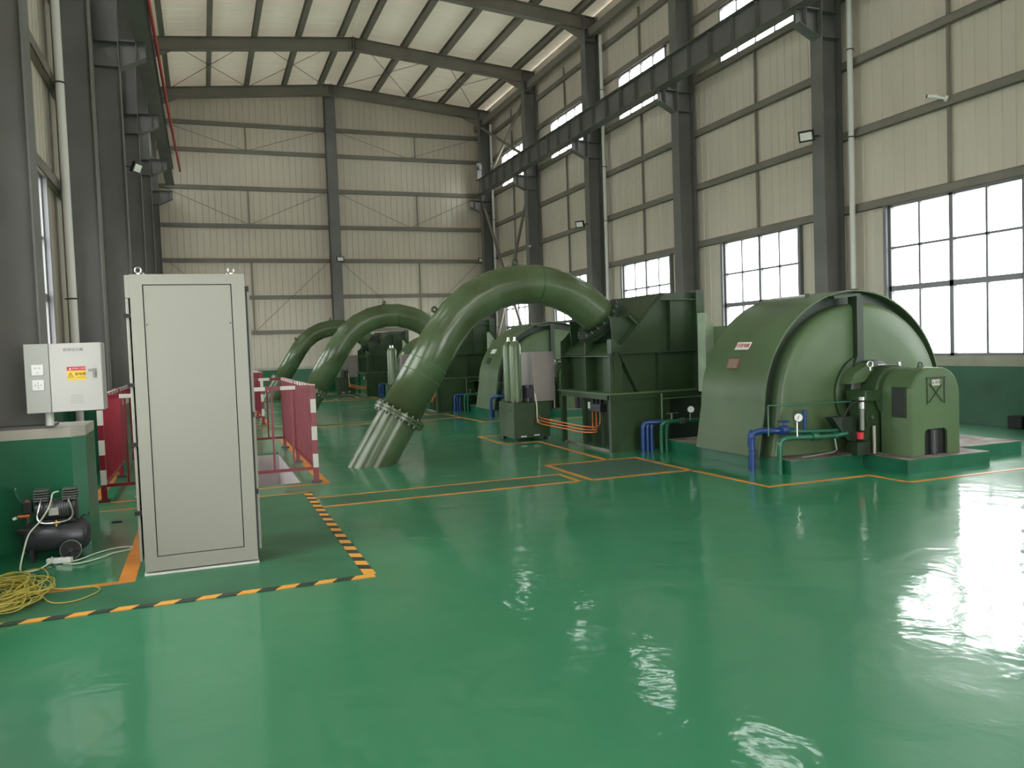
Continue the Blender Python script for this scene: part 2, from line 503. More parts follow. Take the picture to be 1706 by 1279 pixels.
# roof sheets
def roof_side(name, xa, xb):
    sheet(name, 'roof', lambda u, v, d: (v, u, roof_z(v) + .27 + d), YF - .2, YB + .2, xa, xb, pitch=0.5, depth=0.02, gw=.02, back=None)
roof_side('ceiling_left', XL - .2, RIDGE)
roof_side('ceiling_right', RIDGE, XR + .2)

# ------------------------------------------------------------------ windows
wn_i = [0]
def window(side, y0, y1, z0, z1, kind):
    wn_i[0] += 1
    X = XR if side > 0 else XL
    s = side
    root = bpy.data.objects.new('window_%d' % wn_i[0], None); root.location = (X, (y0 + y1) / 2, z0); COL.objects.link(root)
    root['kind'] = 'structure'
    f = MB()
    xa, xb = sorted((X - .03 * s, X + .05 * s))
    t = .045
    f.box(xa, xb, y0, y0 + t, z0, z1).box(xa, xb, y1 - t, y1, z0, z1).box(xa, xb, y0, y1, z0, z0 + t).box(xa, xb, y0, y1, z1 - t, z1)
    xc, xd = sorted((X - .018 * s, X + .035 * s))
    n = 4
    if kind == 'low':
        zz = [z0, 2.46, 3.22, z1]
        f.box(xa, xb, y0, y1, 2.40, 2.50)
        f.box(xc, xd, y0, y1, 3.20, 3.24)
        for k in range(1, n):
            yy = y0 + (y1 - y0) * k / n
            wdt = .04 if k == 2 else .02
            f.box(xa if k == 2 else xc, xb if k == 2 else xd, yy - wdt, yy + wdt, z0, z1)
    else:
        zz = [z0, z1]
        for k in range(1, n):
            yy = y0 + (y1 - y0) * k / n
            f.box(xc, xd, yy - .02, yy + .02, z0, z1)
    f.build('frame', 'alu', root)
    p = MB()
    xp = X + .01 * s
    p.box(xp - .003, xp + .003, y0 + .03, y1 - .03, z0 + .03, z1 - .03)
    p.build('pane', 'glass', root)
for (a, c) in WINY:
    for s in (1, -1):
        window(s, a, c, LW[0], LW[1], 'low')
        window(s, a, c, UW[0], UW[1], 'high')

# ------------------------------------------------------------------ frames
def ibeam(b, a, c, depth, width, tf=.014, tw=.01, up=(0, 0, 1)):
    """I section from a to c, web plane contains up"""
    a, c = Vector(a), Vector(c); d = (c - a).normalized(); up = Vector(up)
    v = (up - d * up.dot(d)).normalized()
    h = depth / 2
    b.bar(a + v * (h - tf / 2), c + v * (h - tf / 2), width, tf, up)
    b.bar(a - v * (h - tf / 2), c - v * (h - tf / 2), width, tf, up)
    b.bar(a, c, tw, depth - 2 * tf, up)
FRONT = [i for i, y in enumerate(CY) if y > 0]
for i, y in enumerate(CY):
    for s in (1, -1):
        X, I, cy = (XR, IR, y) if s > 0 else (XL, IL, y)
        if i == 3 and s < 0: cy = y + .10
        n = i - 3
        where = 'right window wall' if s > 0 else 'left wall'
        lab = ('%s grey steel column from the camera along the %s' % (ORD[n], where)) if n >= 0 else 'grey steel column behind the camera on the %s' % where
        base = 1.05
        r = thing('steel_column', ((X + I) / 2, cy, base), lab, 'column', 'steel frame columns')
        top = roof_z(I) - .02
        o = X - s * .10
        b = MB(); a0, a1 = sorted((I, I + s * .016)); b.box(a0, a1, cy - .17, cy + .17, base + .02, top - .4 if False else top)
        b.build('inner_flange', 'steel', r)
        b = MB(); a0, a1 = sorted((o - s * .016, o)); b.box(a0, a1, cy - .17, cy + .17, base + .02, top)
        b.build('outer_flange', 'steel', r)
        b = MB(); a0, a1 = sorted((I + s * .016, o - s * .016)); b.box(a0, a1, cy - .006, cy + .006, base + .02, top)
        b.build('web', 'steel', r)
        b = MB(); a0, a1 = sorted((I - s * .04, o)); b.box(a0, a1, cy - .21, cy + .21, base, base + .02); b.build('base_plate', 'steel', r)
        b = MB()
        for zz in (7.55, 8.05, 11.2):
            for q in (-1, 1):
                y0, y1 = sorted((cy + q * .008, cy + q * .155)); a0, a1 = sorted((I + s * .02, o - s * .02)); b.box(a0, a1, y0, y1, zz, zz + .012)
        b.build('stiffener', 'steel', r)
        # crane bracket
        br = MB()
        x1 = I - s * .50
        br.prism([(I, 7.55), (I, 8.08), (x1, 8.08), (x1, 7.80)], 'y', cy - .006, cy + .006)
        a0, a1 = sorted((I, x1)); br.box(a0, a1, cy - .13, cy + .13, 8.08, 8.10)
        br.bar((I, cy, 7.545), (x1, cy, 7.79), .26, .014, (0, 1, 0)) if False else br.bar((I, cy, 7.545), (x1, cy, 7.79), .26, .014)
        br.box(I - s * .32 - .006, I - s * .32 + .006, cy - .12, cy + .12, 7.74, 8.08)
        br.build('crane_bracket', 'steel', r)
        # pedestal
        pd = thing('column_pedestal', ((X + I) / 2, cy, 0), ('green and beige concrete pedestal under the %s column of the %s' % (ORD[n], where)) if n >= 0 else 'green concrete pedestal behind the camera on the %s' % where, 'pedestal', 'column pedestals')
        xi = I - s * (.30 if (i == 3 and s < 0) else .2); xo = X - s * .062
        y0, y1 = cy - .30, cy + .42
        c = .10
        pts = [(xo, y0), (xi + s * c, y0), (xi, y0 + c), (xi, y1), (xo, y1)]
        b = MB(); b.prism(pts, 'z', 0, .965); b.build('green_base', 'dado', pd)
        b = MB(); b.prism(pts, 'z', .965, 1.05); b.build('beige_cap', 'band', pd)
    # rafters
    lab = ('%s grey roof rafter frame from the camera' % ORD[i - 3]) if i >= 3 else 'grey roof rafter frame behind the camera'
    r = thing('roof_rafter', (RIDGE, y, roof_z(RIDGE) - .4), lab, 'rafter', 'roof rafters')
    for s in (1, -1):
        I = IR if s > 0 else IL
        xa = I + s * .4; xb = RIDGE
        za, zb = roof_z(xa) - .21, roof_z(xb) - .21
        b = MB(); ibeam(b, (xa, y, za), (xb, y, zb), .42, .24); b.build('rafter_half', 'steel2', r)
        b = MB(); b.prism([(I - s * .02, roof_z(I) - .42), (I - s * .9, roof_z(I - s * .9) - .42), (I - s * .02, roof_z(I) - .75)], 'y', y - .006, y + .006)
        b.build('haunch', 'steel2', r)
    b = MB(); b.box(RIDGE - .012, RIDGE + .012, y - .14, y + .14, roof_z(RIDGE) - .50, roof_z(RIDGE) + .03); b.box(RIDGE - .1, RIDGE - .08, y - .12, y + .12, roof_z(RIDGE) - .42, roof_z(RIDGE)); b.box(RIDGE + .08, RIDGE + .1, y - .12, y + .12, roof_z(RIDGE) - .42, roof_z(RIDGE))
    b.build('ridge_plate', 'steel2', r)
# purlins
px = [-0.75, .71, 2.15, 3.61, 5.06, 5.86, 7.32, 8.77, 10.2, 11.65]
for k, x in enumerate(px):
    b = MB()
    z = roof_z(x)
    b.box(x - .08, x + .08, YF, YB, z + .235, z + .25).box(x - .08, x + .08, YF, YB, z, z + .015).box(x - .006, x + .006, YF, YB, z + .015, z + .235)
    o = b.build('roof_purlin', 'steel2')
    if x < RIDGE: lab = 'roof purlin on the left slope, %s from the ridge' % ORD[4 - k]
    else: lab = 'roof purlin on the right slope, %s from the ridge' % ORD[k - 5]
    tag(o, lab, 'purlin', 'roof purlins')
# cross bracing rods under the roof
def rod(name, a, c, r, m, lab, cat, grp):
    b = MB(); b.cyl(a, c, r, 8); return tag(b.build(name, m), lab, cat, grp)
for (ya, yb, nm) in ((CY[7], CY[8], 'last bay'), (CY[4], CY[5], 'bay nearest the camera')):
    xs = [-0.7, 2.15, 5.2] ; xs2 = [5.7, 8.77, 11.6]
    for j, (xa, xb) in enumerate(((xs[0], xs[1]), (xs[1], xs[2]), (xs2[0], xs2[1]), (xs2[1], xs2[2]))):
        z = lambda x: roof_z(x) - .04
        side = ['far left', 'left of the ridge', 'right of the ridge', 'far right'][j]
        rod('bracing_rod', (xa, ya + .02, z(xa)), (xb, yb - .02, z(xb)), .012, 'steel2', 'thin roof bracing rod, %s, %s, away to the right' % (nm, side), 'brace', 'roof bracing rods')
        rod('bracing_rod', (xb, ya + .02, z(xb)), (xa, yb - .02, z(xa)), .012, 'steel2', 'thin roof bracing rod, %s, %s, away to the left' % (nm, side), 'brace', 'roof bracing rods')
# tie beams at the eaves
for s in (1, -1):
    I = IR if s > 0 else IL
    b = MB(); x = I + s * .22; b.box(x - .08, x + .08, YF, YB, 11.35, 11.6)
    tag(b.build('eave_beam', 'steel2'), 'long steel eave beam along the top of the %s wall' % ('right' if s > 0 else 'left'), 'beam')
# girts
ti = 5
for s in (1, -1):
    X = XR if s > 0 else XL
    for z in (4.10, 5.58, 6.97, 8.34, 9.86, 10.95):
        b = MB()
        a0, a1 = sorted((X - s * .10, X - s * .002)); b.box(a0, a1, YF, YB - .1, z - .075, z - .067)
        a2, a3 = sorted((X - s * .10, X - s * .092)); b.box(a2, a3, YF, YB - .1, z - .075, z + .085)
        b.box(a0, a1, YF, YB - .1, z + .077, z + .085)
        struct(b.build('trim_%d' % ti, 'steel2')); ti += 1
    # hangers in the middle of each bay
    b = MB()
    for k in range(-3, 5):
        ym = 10.72 + PER * k
        x = X - s * .05
        for (za, zb) in ((4.19, 5.50), (5.67, 6.89), (7.06, 8.26), (9.95, 10.87), (11.04, 11.35)):
            b.box(x - .02, x + .02, ym - .025, ym + .025, za, zb)
    struct(b.build('trim_%d' % ti, 'steel2')); ti += 1
    # window jamb posts
    b = MB()
    for (a, c) in WINY:
        for yy in (a - .05, c + .05):
            a0, a1 = sorted((X - s * .09, X - s * .003)); b.box(a0, a1, yy - .04, yy + .04, 1.17, 4.06)
    struct(b.build('trim_%d' % ti, 'alu')); ti += 1
for z in (2.57, 4.02, 5.54, 6.95, 8.48, 9.97, 11.05):
    b = MB()
    b.box(XL + .1, XR - .1, YB - .11, YB - .1, z - .08, z + .08).box(XL + .1, XR - .1, YB - .1, YB - .002, z + .072, z + .08).box(XL + .1, XR - .1, YB - .1, YB - .002, z - .08, z - .072)
    struct(b.build('trim_%d' % ti, 'steel2')); ti += 1
b = MB()
for x in (2.05, 9.15):
    for (za, zb) in ((2.66, 3.93), (4.11, 5.45), (7.04, 8.39), (10.06, 10.96)):
        b.box(x - .025, x + .025, YB - .08, YB - .04, za, zb)
struct(b.build('trim_%d' % ti, 'steel2')); ti += 1
# gable post
gp = thing('gable_post', (5.45, 35.1, 0), 'grey steel post in the middle of the far end wall', 'column')
b = MB(); ibeam(b, (5.45, 35.12, 0.02), (5.45, 35.12, 12.83), .40, .42, up=(0, 1, 0)); b.build('post', 'steel', gp)
b = MB(); b.box(5.2, 5.7, 34.9, 35.35, 0, .02); b.build('base_plate', 'steel', gp)
# thin rods on the gable wall
for (za, zb, nm) in ((2.6, 5.5, 'low'), (7.0, 8.4, 'at crane height'), (10.0, 11.0, 'near the roof')):
    for (xa, xb, sd) in ((-1.1, 5.2, 'left'), (5.7, 11.9, 'right')):
        xm = (xa + xb) / 2
        rod('gable_rod', (xa, YB - .13, zb), (xm, YB - .13, za), .010, 'steel2', 'thin falling rod on the %s half of the end wall, %s' % (sd, nm), 'brace', 'end wall rods')
        rod('gable_rod', (xm, YB - .13, za), (xb, YB - .13, zb), .010, 'steel2', 'thin rising rod on the %s half of the end wall, %s' % (sd, nm), 'brace', 'end wall rods')

# tube X-bracing in the last bay
for s in (1, -1):
    x = (IR + .16) if s > 0 else (IL - .22)
    for (za, zb, nm) in ((1.1, 7.7, 'below the crane beam'), (8.9, 11.2, 'above the crane beam')):
        for fl in (0, 1):
            p, q = (CY[7] + .2, za), (CY[8] - .2, zb)
            if fl: p, q = (CY[7] + .2, zb), (CY[8] - .2, za)
            off = .07 if fl else -.07
            rod('tube_brace', (x + off, p[0], p[1]), (x + off, q[0], q[1]), .06, 'steel2', 'round tube brace %s, %s wall, %s away from the camera' % (nm, 'right' if s > 0 else 'left', 'falling' if fl else 'rising'), 'brace', 'tube braces in the last bay')

# crane beams
for s in (1, -1):
    x = (IR - .45) if s > 0 else (IL + .45)
    nm = 'right' if s > 0 else 'left'
    r = thing('crane_beam', (x, 12, 8.1), 'long grey overhead crane beam along the %s wall' % nm, 'crane beam')
    y0, y1 = YF + .3, 33.3
    b = MB(); ibeam(b, (x, y0, 8.41), (x, y1, 8.41), .62, .30); b.build('girder', 'steel', r)
    st = MB()
    y = y0 + .5
    while y < y1 - .2:
        for q in (-1, 1):
            a0, a1 = sorted((x + q * .006, x + q * .12)); st.box(a0, a1, y - .005, y + .005, 8.12, 8.70)
        y += .86
    st.build('web_stiffener', 'steel', r)
    b = MB(); b.bar((x, y0, 8.745), (x, y1, 8.745), .05, .05); b.build('rail', 'steel2', r)
    b = MB(); b.box(x - .10, x + .10, y1 - .12, y1 - .02, 8.72, 9.45); b.box(x - .06, x + .06, y1 - .3, y1 - .12, 9.15, 9.30); b.build('end_stop', 'steel', r)
r = thing('conductor_rail', (-.62, 18, 8.6), 'red crane power conductor line beside the left crane beam', 'conductor')
b = MB(); b.sweep([(-.72, -5, 8.62), (-.70, 9, 8.60), (-.66, 17.6, 8.60), (-.58, 25, 8.58), (-.47, 33.2, 8.62)], .036, 8); b.build('red_strip', 'conred', r)
for y in (9.5, 13, 16.5, 20, 23.5, 27, 30.5):
    b = MB(); b.bar((-.86, y, 8.72), (-.62, y, 8.68), .03, .02); b.bar((-.62, y, 8.69), (-.62, y, 8.60), .02, .02)
    b.build('hanger', 'steel2', r)

# downpipes
for s, ks in ((1, (1, 3, 5)), (-1, (1, 3))):
    for k in ks:
        y = CY[3 + k] - (.50 if s > 0 else .375)
        x = XR - .20 if s > 0 else XL + .20
        r = thing('downpipe', (x, y, 0), 'white plastic downpipe beside the %s column of the %s wall' % (ORD[k], 'right window' if s > 0 else 'left'), 'pipe', 'rain downpipes')
        b = MB(); b.cyl((x, y, 0), (x, y, 11.3), .055, 16); b.build('pipe', 'pvc', r)
        b = MB()
        for z in (2.5, 5.5, 7.2, 9.6): b.torus((x, y, z), (0, 0, 1), .057, .012, 16, 6); b.bar((x, y, z), (x + (.10 if s > 0 else -.10), y, z), .03, .02)
        b.build('clamp', 'iron', r)

# floodlights and cameras on the columns
def floodlight(loc, d, lab):
    r = thing('floodlight', loc, lab, 'floodlight', 'wall floodlights')
    L = Vector(loc); d = Vector(d).normalized(); u = d.cross(Vector((0, 0, 1))).normalized(); v = u.cross(d)
    b = MB(); b.bar(L - d * .03, L + d * .03, .30, .22); b.build('housing', 'black', r)
    b = MB(); b.bar(L + d * .031, L + d * .036, .23, .15); b.build('lens', 'lamp', r)
    return r, L, d
for k, z in ((1, 5.6), (3, 5.45)):
    y = CY[3 + k] - .02
    r, L, d = floodlight((IR - .30, y, z), (-.8, -.5, -.35), 'black square floodlight on an arm from the %s column of the right wall' % ORD[k])
    b = MB(); b.bar(L, (IR - .002, y, z + .02), .03, .03); b.build('arm', 'iron', r)
r, L, d = floodlight((5.60, 34.85, 5.56), (0, -1, -.1), 'black floodlight on the middle post of the end wall')
r, L, d = floodlight((11.9, 34.9, 5.54), (-.15, -1, -.1), 'small black floodlight at the right corner of the end wall')
b = MB(); b.bar(L, (11.9, YB - .12, 5.54), .03, .03); b.build('arm', 'iron', r)
r, L, d = floodlight((IL + .2, CY[5] + .05, 5.58), (.8, -.4, -.4), 'small floodlight on the third column of the left wall')
b = MB(); b.bar(L, (IL + .002, CY[5] + .05, 5.6), .03, .03); b.build('arm', 'iron', r)
def cctv(loc, d, wall, lab):
    r = thing('security_camera', loc, lab, 'camera')
    L = Vector(loc); d = Vector(d).normalized()
    b = MB(); b.cyl(L - d * .09, L + d * .08, .034, 14); b.build('body', 'wplas', r)
    b = MB(); b.cyl(L + d * .081, L + d * .088, .032, 14); b.build('lens', 'black', r)
    b = MB(); b.bar(L, wall, .035, .035); b.cyl(Vector(wall), Vector(wall) + (L - Vector(wall)).normalized() * .05, .055, 12); b.build('bracket', 'wplas', r)
cctv((12.10, 10.86, 5.70), (-.8, .5, .1), (12.28, 10.70, 5.62), 'white security camera on a girt above the nearest right window')
cctv((IR - .12, CY[7] - .45, 5.42), (-.3, -.9, -.1), (IR + .02, CY[7] - .16, 5.42), 'white security camera beside the fifth column of the right wall')

# ------------------------------------------------------------------ floor markings (flat paint, 2 mm)
LN = [0]
def line(pts, wd, label, m='orange', group='orange floor lines'):
    b = MB()
    LN[0] += 1
    for q, (a, c) in enumerate(zip(pts, pts[1:])):
        zz = .0015 + .0004 * q + .0007 * (LN[0] % 3)
        a, c = Vector((*a, zz)), Vector((*c, zz)); d = (c - a).normalized() * wd / 2
        b.bar(a - d, c + d, wd, .003)
    return tag(b.build('floor_marking', m), label, 'floor marking', group)
LAB3 = ['nearest', 'middle', 'farthest']
for i in range(3):
    o = i * D; n = LAB3[i]
    line([(1.09, 8.65 + o), (4.05, 8.65 + o), (4.05, 9.22 + o), (1.09, 9.22 + o)], .055, 'long narrow orange rectangle on the floor before the %s pipe' % n)
    line([(4.21, 8.63 + o), (5.56, 8.63 + o), (5.56, 10.0 + o), (4.21, 10.0 + o), (4.21, 8.63 + o)], .055, 'orange square border around the floor grating of the %s unit' % n)
    line([(5.58, 8.55 + o), (5.62, 7.20 + o), (7.0, 7.20 + o), (7.0, 6.64 + o), (9.4, 6.64 + o)], .06, 'orange stepped line in front of the %s generator plinth' % n)
    line([(5.12, 10.05 + o), (5.20, 12.62 + o), (4.58, 12.62 + o), (4.58, 13.95 + o), (5.4, 13.95 + o)], .06, 'orange line around the %s oil pressure unit' % n)
    line([(-1.25, 16.0 + o), (-1.25, 10.2 + o)], .12, 'wide orange line left of the %s railed pit' % n)
    line([(-1.25, 10.24 + o), (1.30, 10.24 + o)], .05, 'thin orange line before the %s railed pit' % n)
    line([(1.33, 10.24 + o), (1.33, 16.0 + o)], .12, 'wide orange line right of the %s railed pit' % n)
line([(-1.8, 9.66), (1.06, 9.66)], .05, 'thin orange line along the back edge of the green cover plate')
line([(-.60, 6.50), (-.60, 7.6), (-.60, 8.6)], .115, 'wide orange line beside the tall grey cabinet')
line([(-1.82, 6.46), (-.66, 6.48)], .07, 'orange line under the coil of yellow wire')
def hazard(pts, wd, label):
    b = MB()
    for (a, c) in zip(pts, pts[1:]):
        a, c = Vector((*a, 0)), Vector((*c, 0)); L = (c - a).length; d = (c - a) / L; nrm = Vector((-d.y, d.x, 0))
        step = .128; k = 0; t = 0
        while t < L - .001:
            t2 = min(t + step, L)
            sl = .045
            b.mi = k % 2
            P = [a + d * t - nrm * wd / 2, a + d * t2 - nrm * wd / 2, a + d * min(t2 + sl, L) + nrm * wd / 2, a + d * min(t + sl if t > 0 else 0, L) + nrm * wd / 2]
            lo = [b.bm.verts.new((p.x, p.y, .0012)) for p in P]; hi = [b.bm.verts.new((p.x, p.y, .0062)) for p in P]
            b._f(lo[::-1]); b._f(hi)
            for q in range(4): b._f([lo[q], lo[(q + 1) % 4], hi[(q + 1) % 4], hi[q]])
            t = t2; k += 1
    return tag(b.build('hazard_tape', ['tapey', 'tapeb']), label, 'hazard tape')
hazard([(1.07, 5.775), (-1.85, 5.775)], .075, 'orange and black striped tape along the front of the cover plate')
hazard([(1.045, 5.815), (1.045, 9.63)], .085, 'orange and black striped tape along the right side of the green cover plate')
b = MB(); b.prism([(-1.80, 5.815), (1.00, 5.815), (1.00, 9.63), (-.52, 9.63), (-.52, 6.42), (-1.80, 6.42)], 'z', .0005, .0045)
tag(b.build('cover_plate', 'plate'), 'green chequered steel cover plate under the tall grey cabinet', 'floor plate')
for i in range(3):
    o = i * D; b = MB(); b.box(1.12, 4.02, 8.68 + o, 9.19 + o, .0005, .0035)
    tag(b.build('trench_cover', 'plate'), 'narrow green trench cover inside the %s orange rectangle' % LAB3[i], 'floor plate', 'trench covers')
# gratings
for i, (x0, x1, y0, y1) in enumerate(GRATES):
    o = thing('floor_grating', ((x0 + x1) / 2, (y0 + y1) / 2, 0), 'dark green floor grating in the %s orange square' % LAB3[i], 'grating', 'floor gratings')
    b = MB(); b.box(x0, x1, y0, y0 + .03, -.05, .004).box(x0, x1, y1 - .03, y1, -.05, .004).box(x0, x0 + .03, y0 + .03, y1 - .03, -.05, .004).box(x1 - .03, x1, y0 + .03, y1 - .03, -.05, .004)
    b.build('frame', 'grate', o)
    b = MB(); y = y0 + .07
    while y < y1 - .04: b.box(x0 + .03, x1 - .03, y - .015, y + .015, -.005, .003); y += .085
    for k in range(1, 8): xx = x0 + (x1 - x0) * k / 8; b.box(xx - .004, xx + .004, y0 + .03, y1 - .03, -.03, -.004)
    q = b.build('bars', 'grate', o); q['kind'] = 'stuff'

# ------------------------------------------------------------------ red railings round the pits
def post_striped(x, y, parent):
    z = .03; k = 0; a = MB()
    while z < 1.23:
        z2 = min(z + .17, 1.23); a.mi = k % 2; a.box(x - .03, x + .03, y - .03, y + .03, z, z2); z = z2; k += 1
    return a.build('corner_post', ['red', 'rwhite'], parent)
def rail_striped(a, c, parent, n):
    a, c = Vector(a), Vector(c); b = MB()
    for k in range(n): b.mi = k % 2; b.bar(a.lerp(c, k / n), a.lerp(c, (k + 1) / n), .045, .045)
    return b.build('top_rail', ['red', 'rwhite'], parent)
def panel(a, c, nbar, parent, striped=True, nseg=13):
    a, c = Vector(a), Vector(c)
    rail_striped(a + Vector((0, 0, 1.20)), c + Vector((0, 0, 1.20)), parent, nseg)
    b = MB(); b.bar(a + Vector((0, 0, .19)), c + Vector((0, 0, .19)), .035, .035); b.build('bottom_rail', 'red', parent)
    for k in range(1, nbar):
        p = a.lerp(c, k / nbar)
        q = MB(); q.bar((p.x, p.y, .20), (p.x, p.y, 1.18), .022, .022); q.build('baluster', 'red', parent)
for i in range(3):
    o = i * D; n = LAB3[i]
    xa, xb, ya, ym, yc = -1.13, 1.24, 10.30 + o, 12.4 + o, 14.5 + o
    def rl(label):
        return label
    r = thing('safety_railing', (xa, ym, 0), 'red safety railing on the left side of the %s pit' % n, 'railing', 'red pit railings')
    for y in (ya, ym, yc):
        (post_striped(xa, y, r) if y == ya else MB().box(xa - .025, xa + .025, y - .025, y + .025, .03, 1.2).build('post', 'red', r))
        MB().box(xa - .06, xa + .06, y - .06, y + .06, 0, .03).build('foot_plate', 'iron', r)
    panel((xa, ya, 0), (xa, ym, 0), 11, r); panel((xa, ym, 0), (xa, yc, 0), 11, r)
    r = thing('safety_railing', (xb, ym, 0), 'red safety railing on the right side of the %s pit' % n, 'railing', 'red pit railings')
    for y in (ya, ym, yc):
        (post_striped(xb, y, r) if y == ya else MB().box(xb - .025, xb + .025, y - .025, y + .025, .03, 1.2).build('post', 'red', r))
        MB().box(xb - .06, xb + .06, y - .06, y + .06, 0, .03).build('foot_plate', 'iron', r)
    panel((xb, ya, 0), (xb, ym, 0), 11, r); panel((xb, ym, 0), (xb, yc, 0), 11, r)
    r = thing('safety_railing', (0, ya, 0), 'red safety railing across the front of the %s pit' % n, 'railing', 'red pit railings')
    panel((xa + .03, ya, 0), (xb - .03, ya, 0), 10, r, nseg=13)
    for x in (-.30, .50): MB().box(x - .02, x + .02, ya - .02, ya + .02, .0, .18).build('leg', 'red', r)
    r = thing('safety_railing', (0, yc, 0), 'red safety railing across the back of the %s pit' % n, 'railing', 'red pit railings')
    panel((xa + .03, yc, 0), (xb - .03, yc, 0), 10, r, nseg=13)
    for x in (-.30, .50): MB().box(x - .02, x + .02, yc - .02, yc + .02, .0, .18).build('leg', 'red', r)
    r = thing('pit_ladder', (.45, 10.9 + o, -2.9), 'dark red ladder standing inside the %s pit' % n, 'ladder', 'pit ladders')
    for yy in (13.3, 13.65): MB().box(.55, .60, yy + o - .02, yy + o + .02, -2.9, .12).build('stile', 'red', r)
    b = MB()
    for k in range(9): b.bar((.575, 13.3 + o, -2.6 + k * .3), (.575, 13.65 + o, -2.6 + k * .3), .025, .025)
    b.build('rungs', 'red', r)

# ------------------------------------------------------------------ tall grey cabinet
def cabinet():
    x0, x1, y0, y1, z1 = -.48, .32, 6.57, 7.10, 2.23
    r = thing('electrical_cabinet', (-.08, 6.8, .005), 'tall plain light grey electrical cabinet standing on the green cover plate', 'cabinet')
    b = MB(); b.box(x0, x1, y0 + .03, y1, .03, z1); b.build('body', 'cab', r, bevel=.004)
    b = MB(); b.box(x0 - .006, x1 + .008, y0 - .010, y1 + .008, .0047, .018); b.build('sealant_strip', 'white', r)
    b = MB()
    b.box(x0, -.395, y0, y0 + .028, .03, z1).box(.225, x1, y0, y0 + .028, .03, z1).box(-.395, .225, y0, y0 + .028, .03, .135).box(-.395, .225, y0, y0 + .028, 2.155, z1)
    b.build('frame', 'cab', r)
    b = MB(); b.box(-.388, .218, y0 + .005, y0 + .028, .142, 2.148); b.build('panel', 'cab', r)
    b = MB(); b.box(-.394, .224, y0 + .022, y0 + .0285, .136, 2.154); b.build('panel_seal', 'cabd', r)
    b = MB()
    for x in (-.375, .205): b.cyl((x, y0 + .006, 1.86), (x, y0 + .002, 1.86), .006, 8)
    b.build('panel_screw', 'cabd', r)
    for x, nm in ((x0 - .035, 'left'), (x1 + .015, 'right')):
        b = MB(); b.box(x, x + .02, y0 + .05, y1 - .02, .10, 2.15); q = b.build('side_panel', 'cab', r, bevel=.003)
    b = MB(); b.box(x0 - .034, x0 - .002, y0 + .02, y0 + .06, 2.06, 2.225); b.build('corner_bracket', 'cab', r)
    for z in (.47, .98, 1.42, 1.93):
        b = MB(); b.box(x0 - .05, x0 - .002, y0 + .018, y0 + .055, z - .014, z + .014); b.build('hinge', 'black', r)
    b = MB(); b.box(x1 + .002, x1 + .014, y0 + .05, y1 - .05, .10, 2.14); b.build('dark_gap', 'cabd', r)
    b = MB()
    for z in (1.15, .55, 2.12): b.box(x1 + .002, x1 + .03, y0 + .035, y0 + .05, z - .02, z + .02)
    b.build('latch', 'black', r)
    for x in (-.42, .23):
        for yy in (y0 + .07, y1 - .07):
            b = MB(); b.torus((x, yy, z1 + .035), (0, 1, 0), .021, .006, 20, 8); b.cyl((x, yy, z1), (x, yy, z1 + .015), .012, 12); b.build('eye_bolt', 'chrome', r)
cabinet()

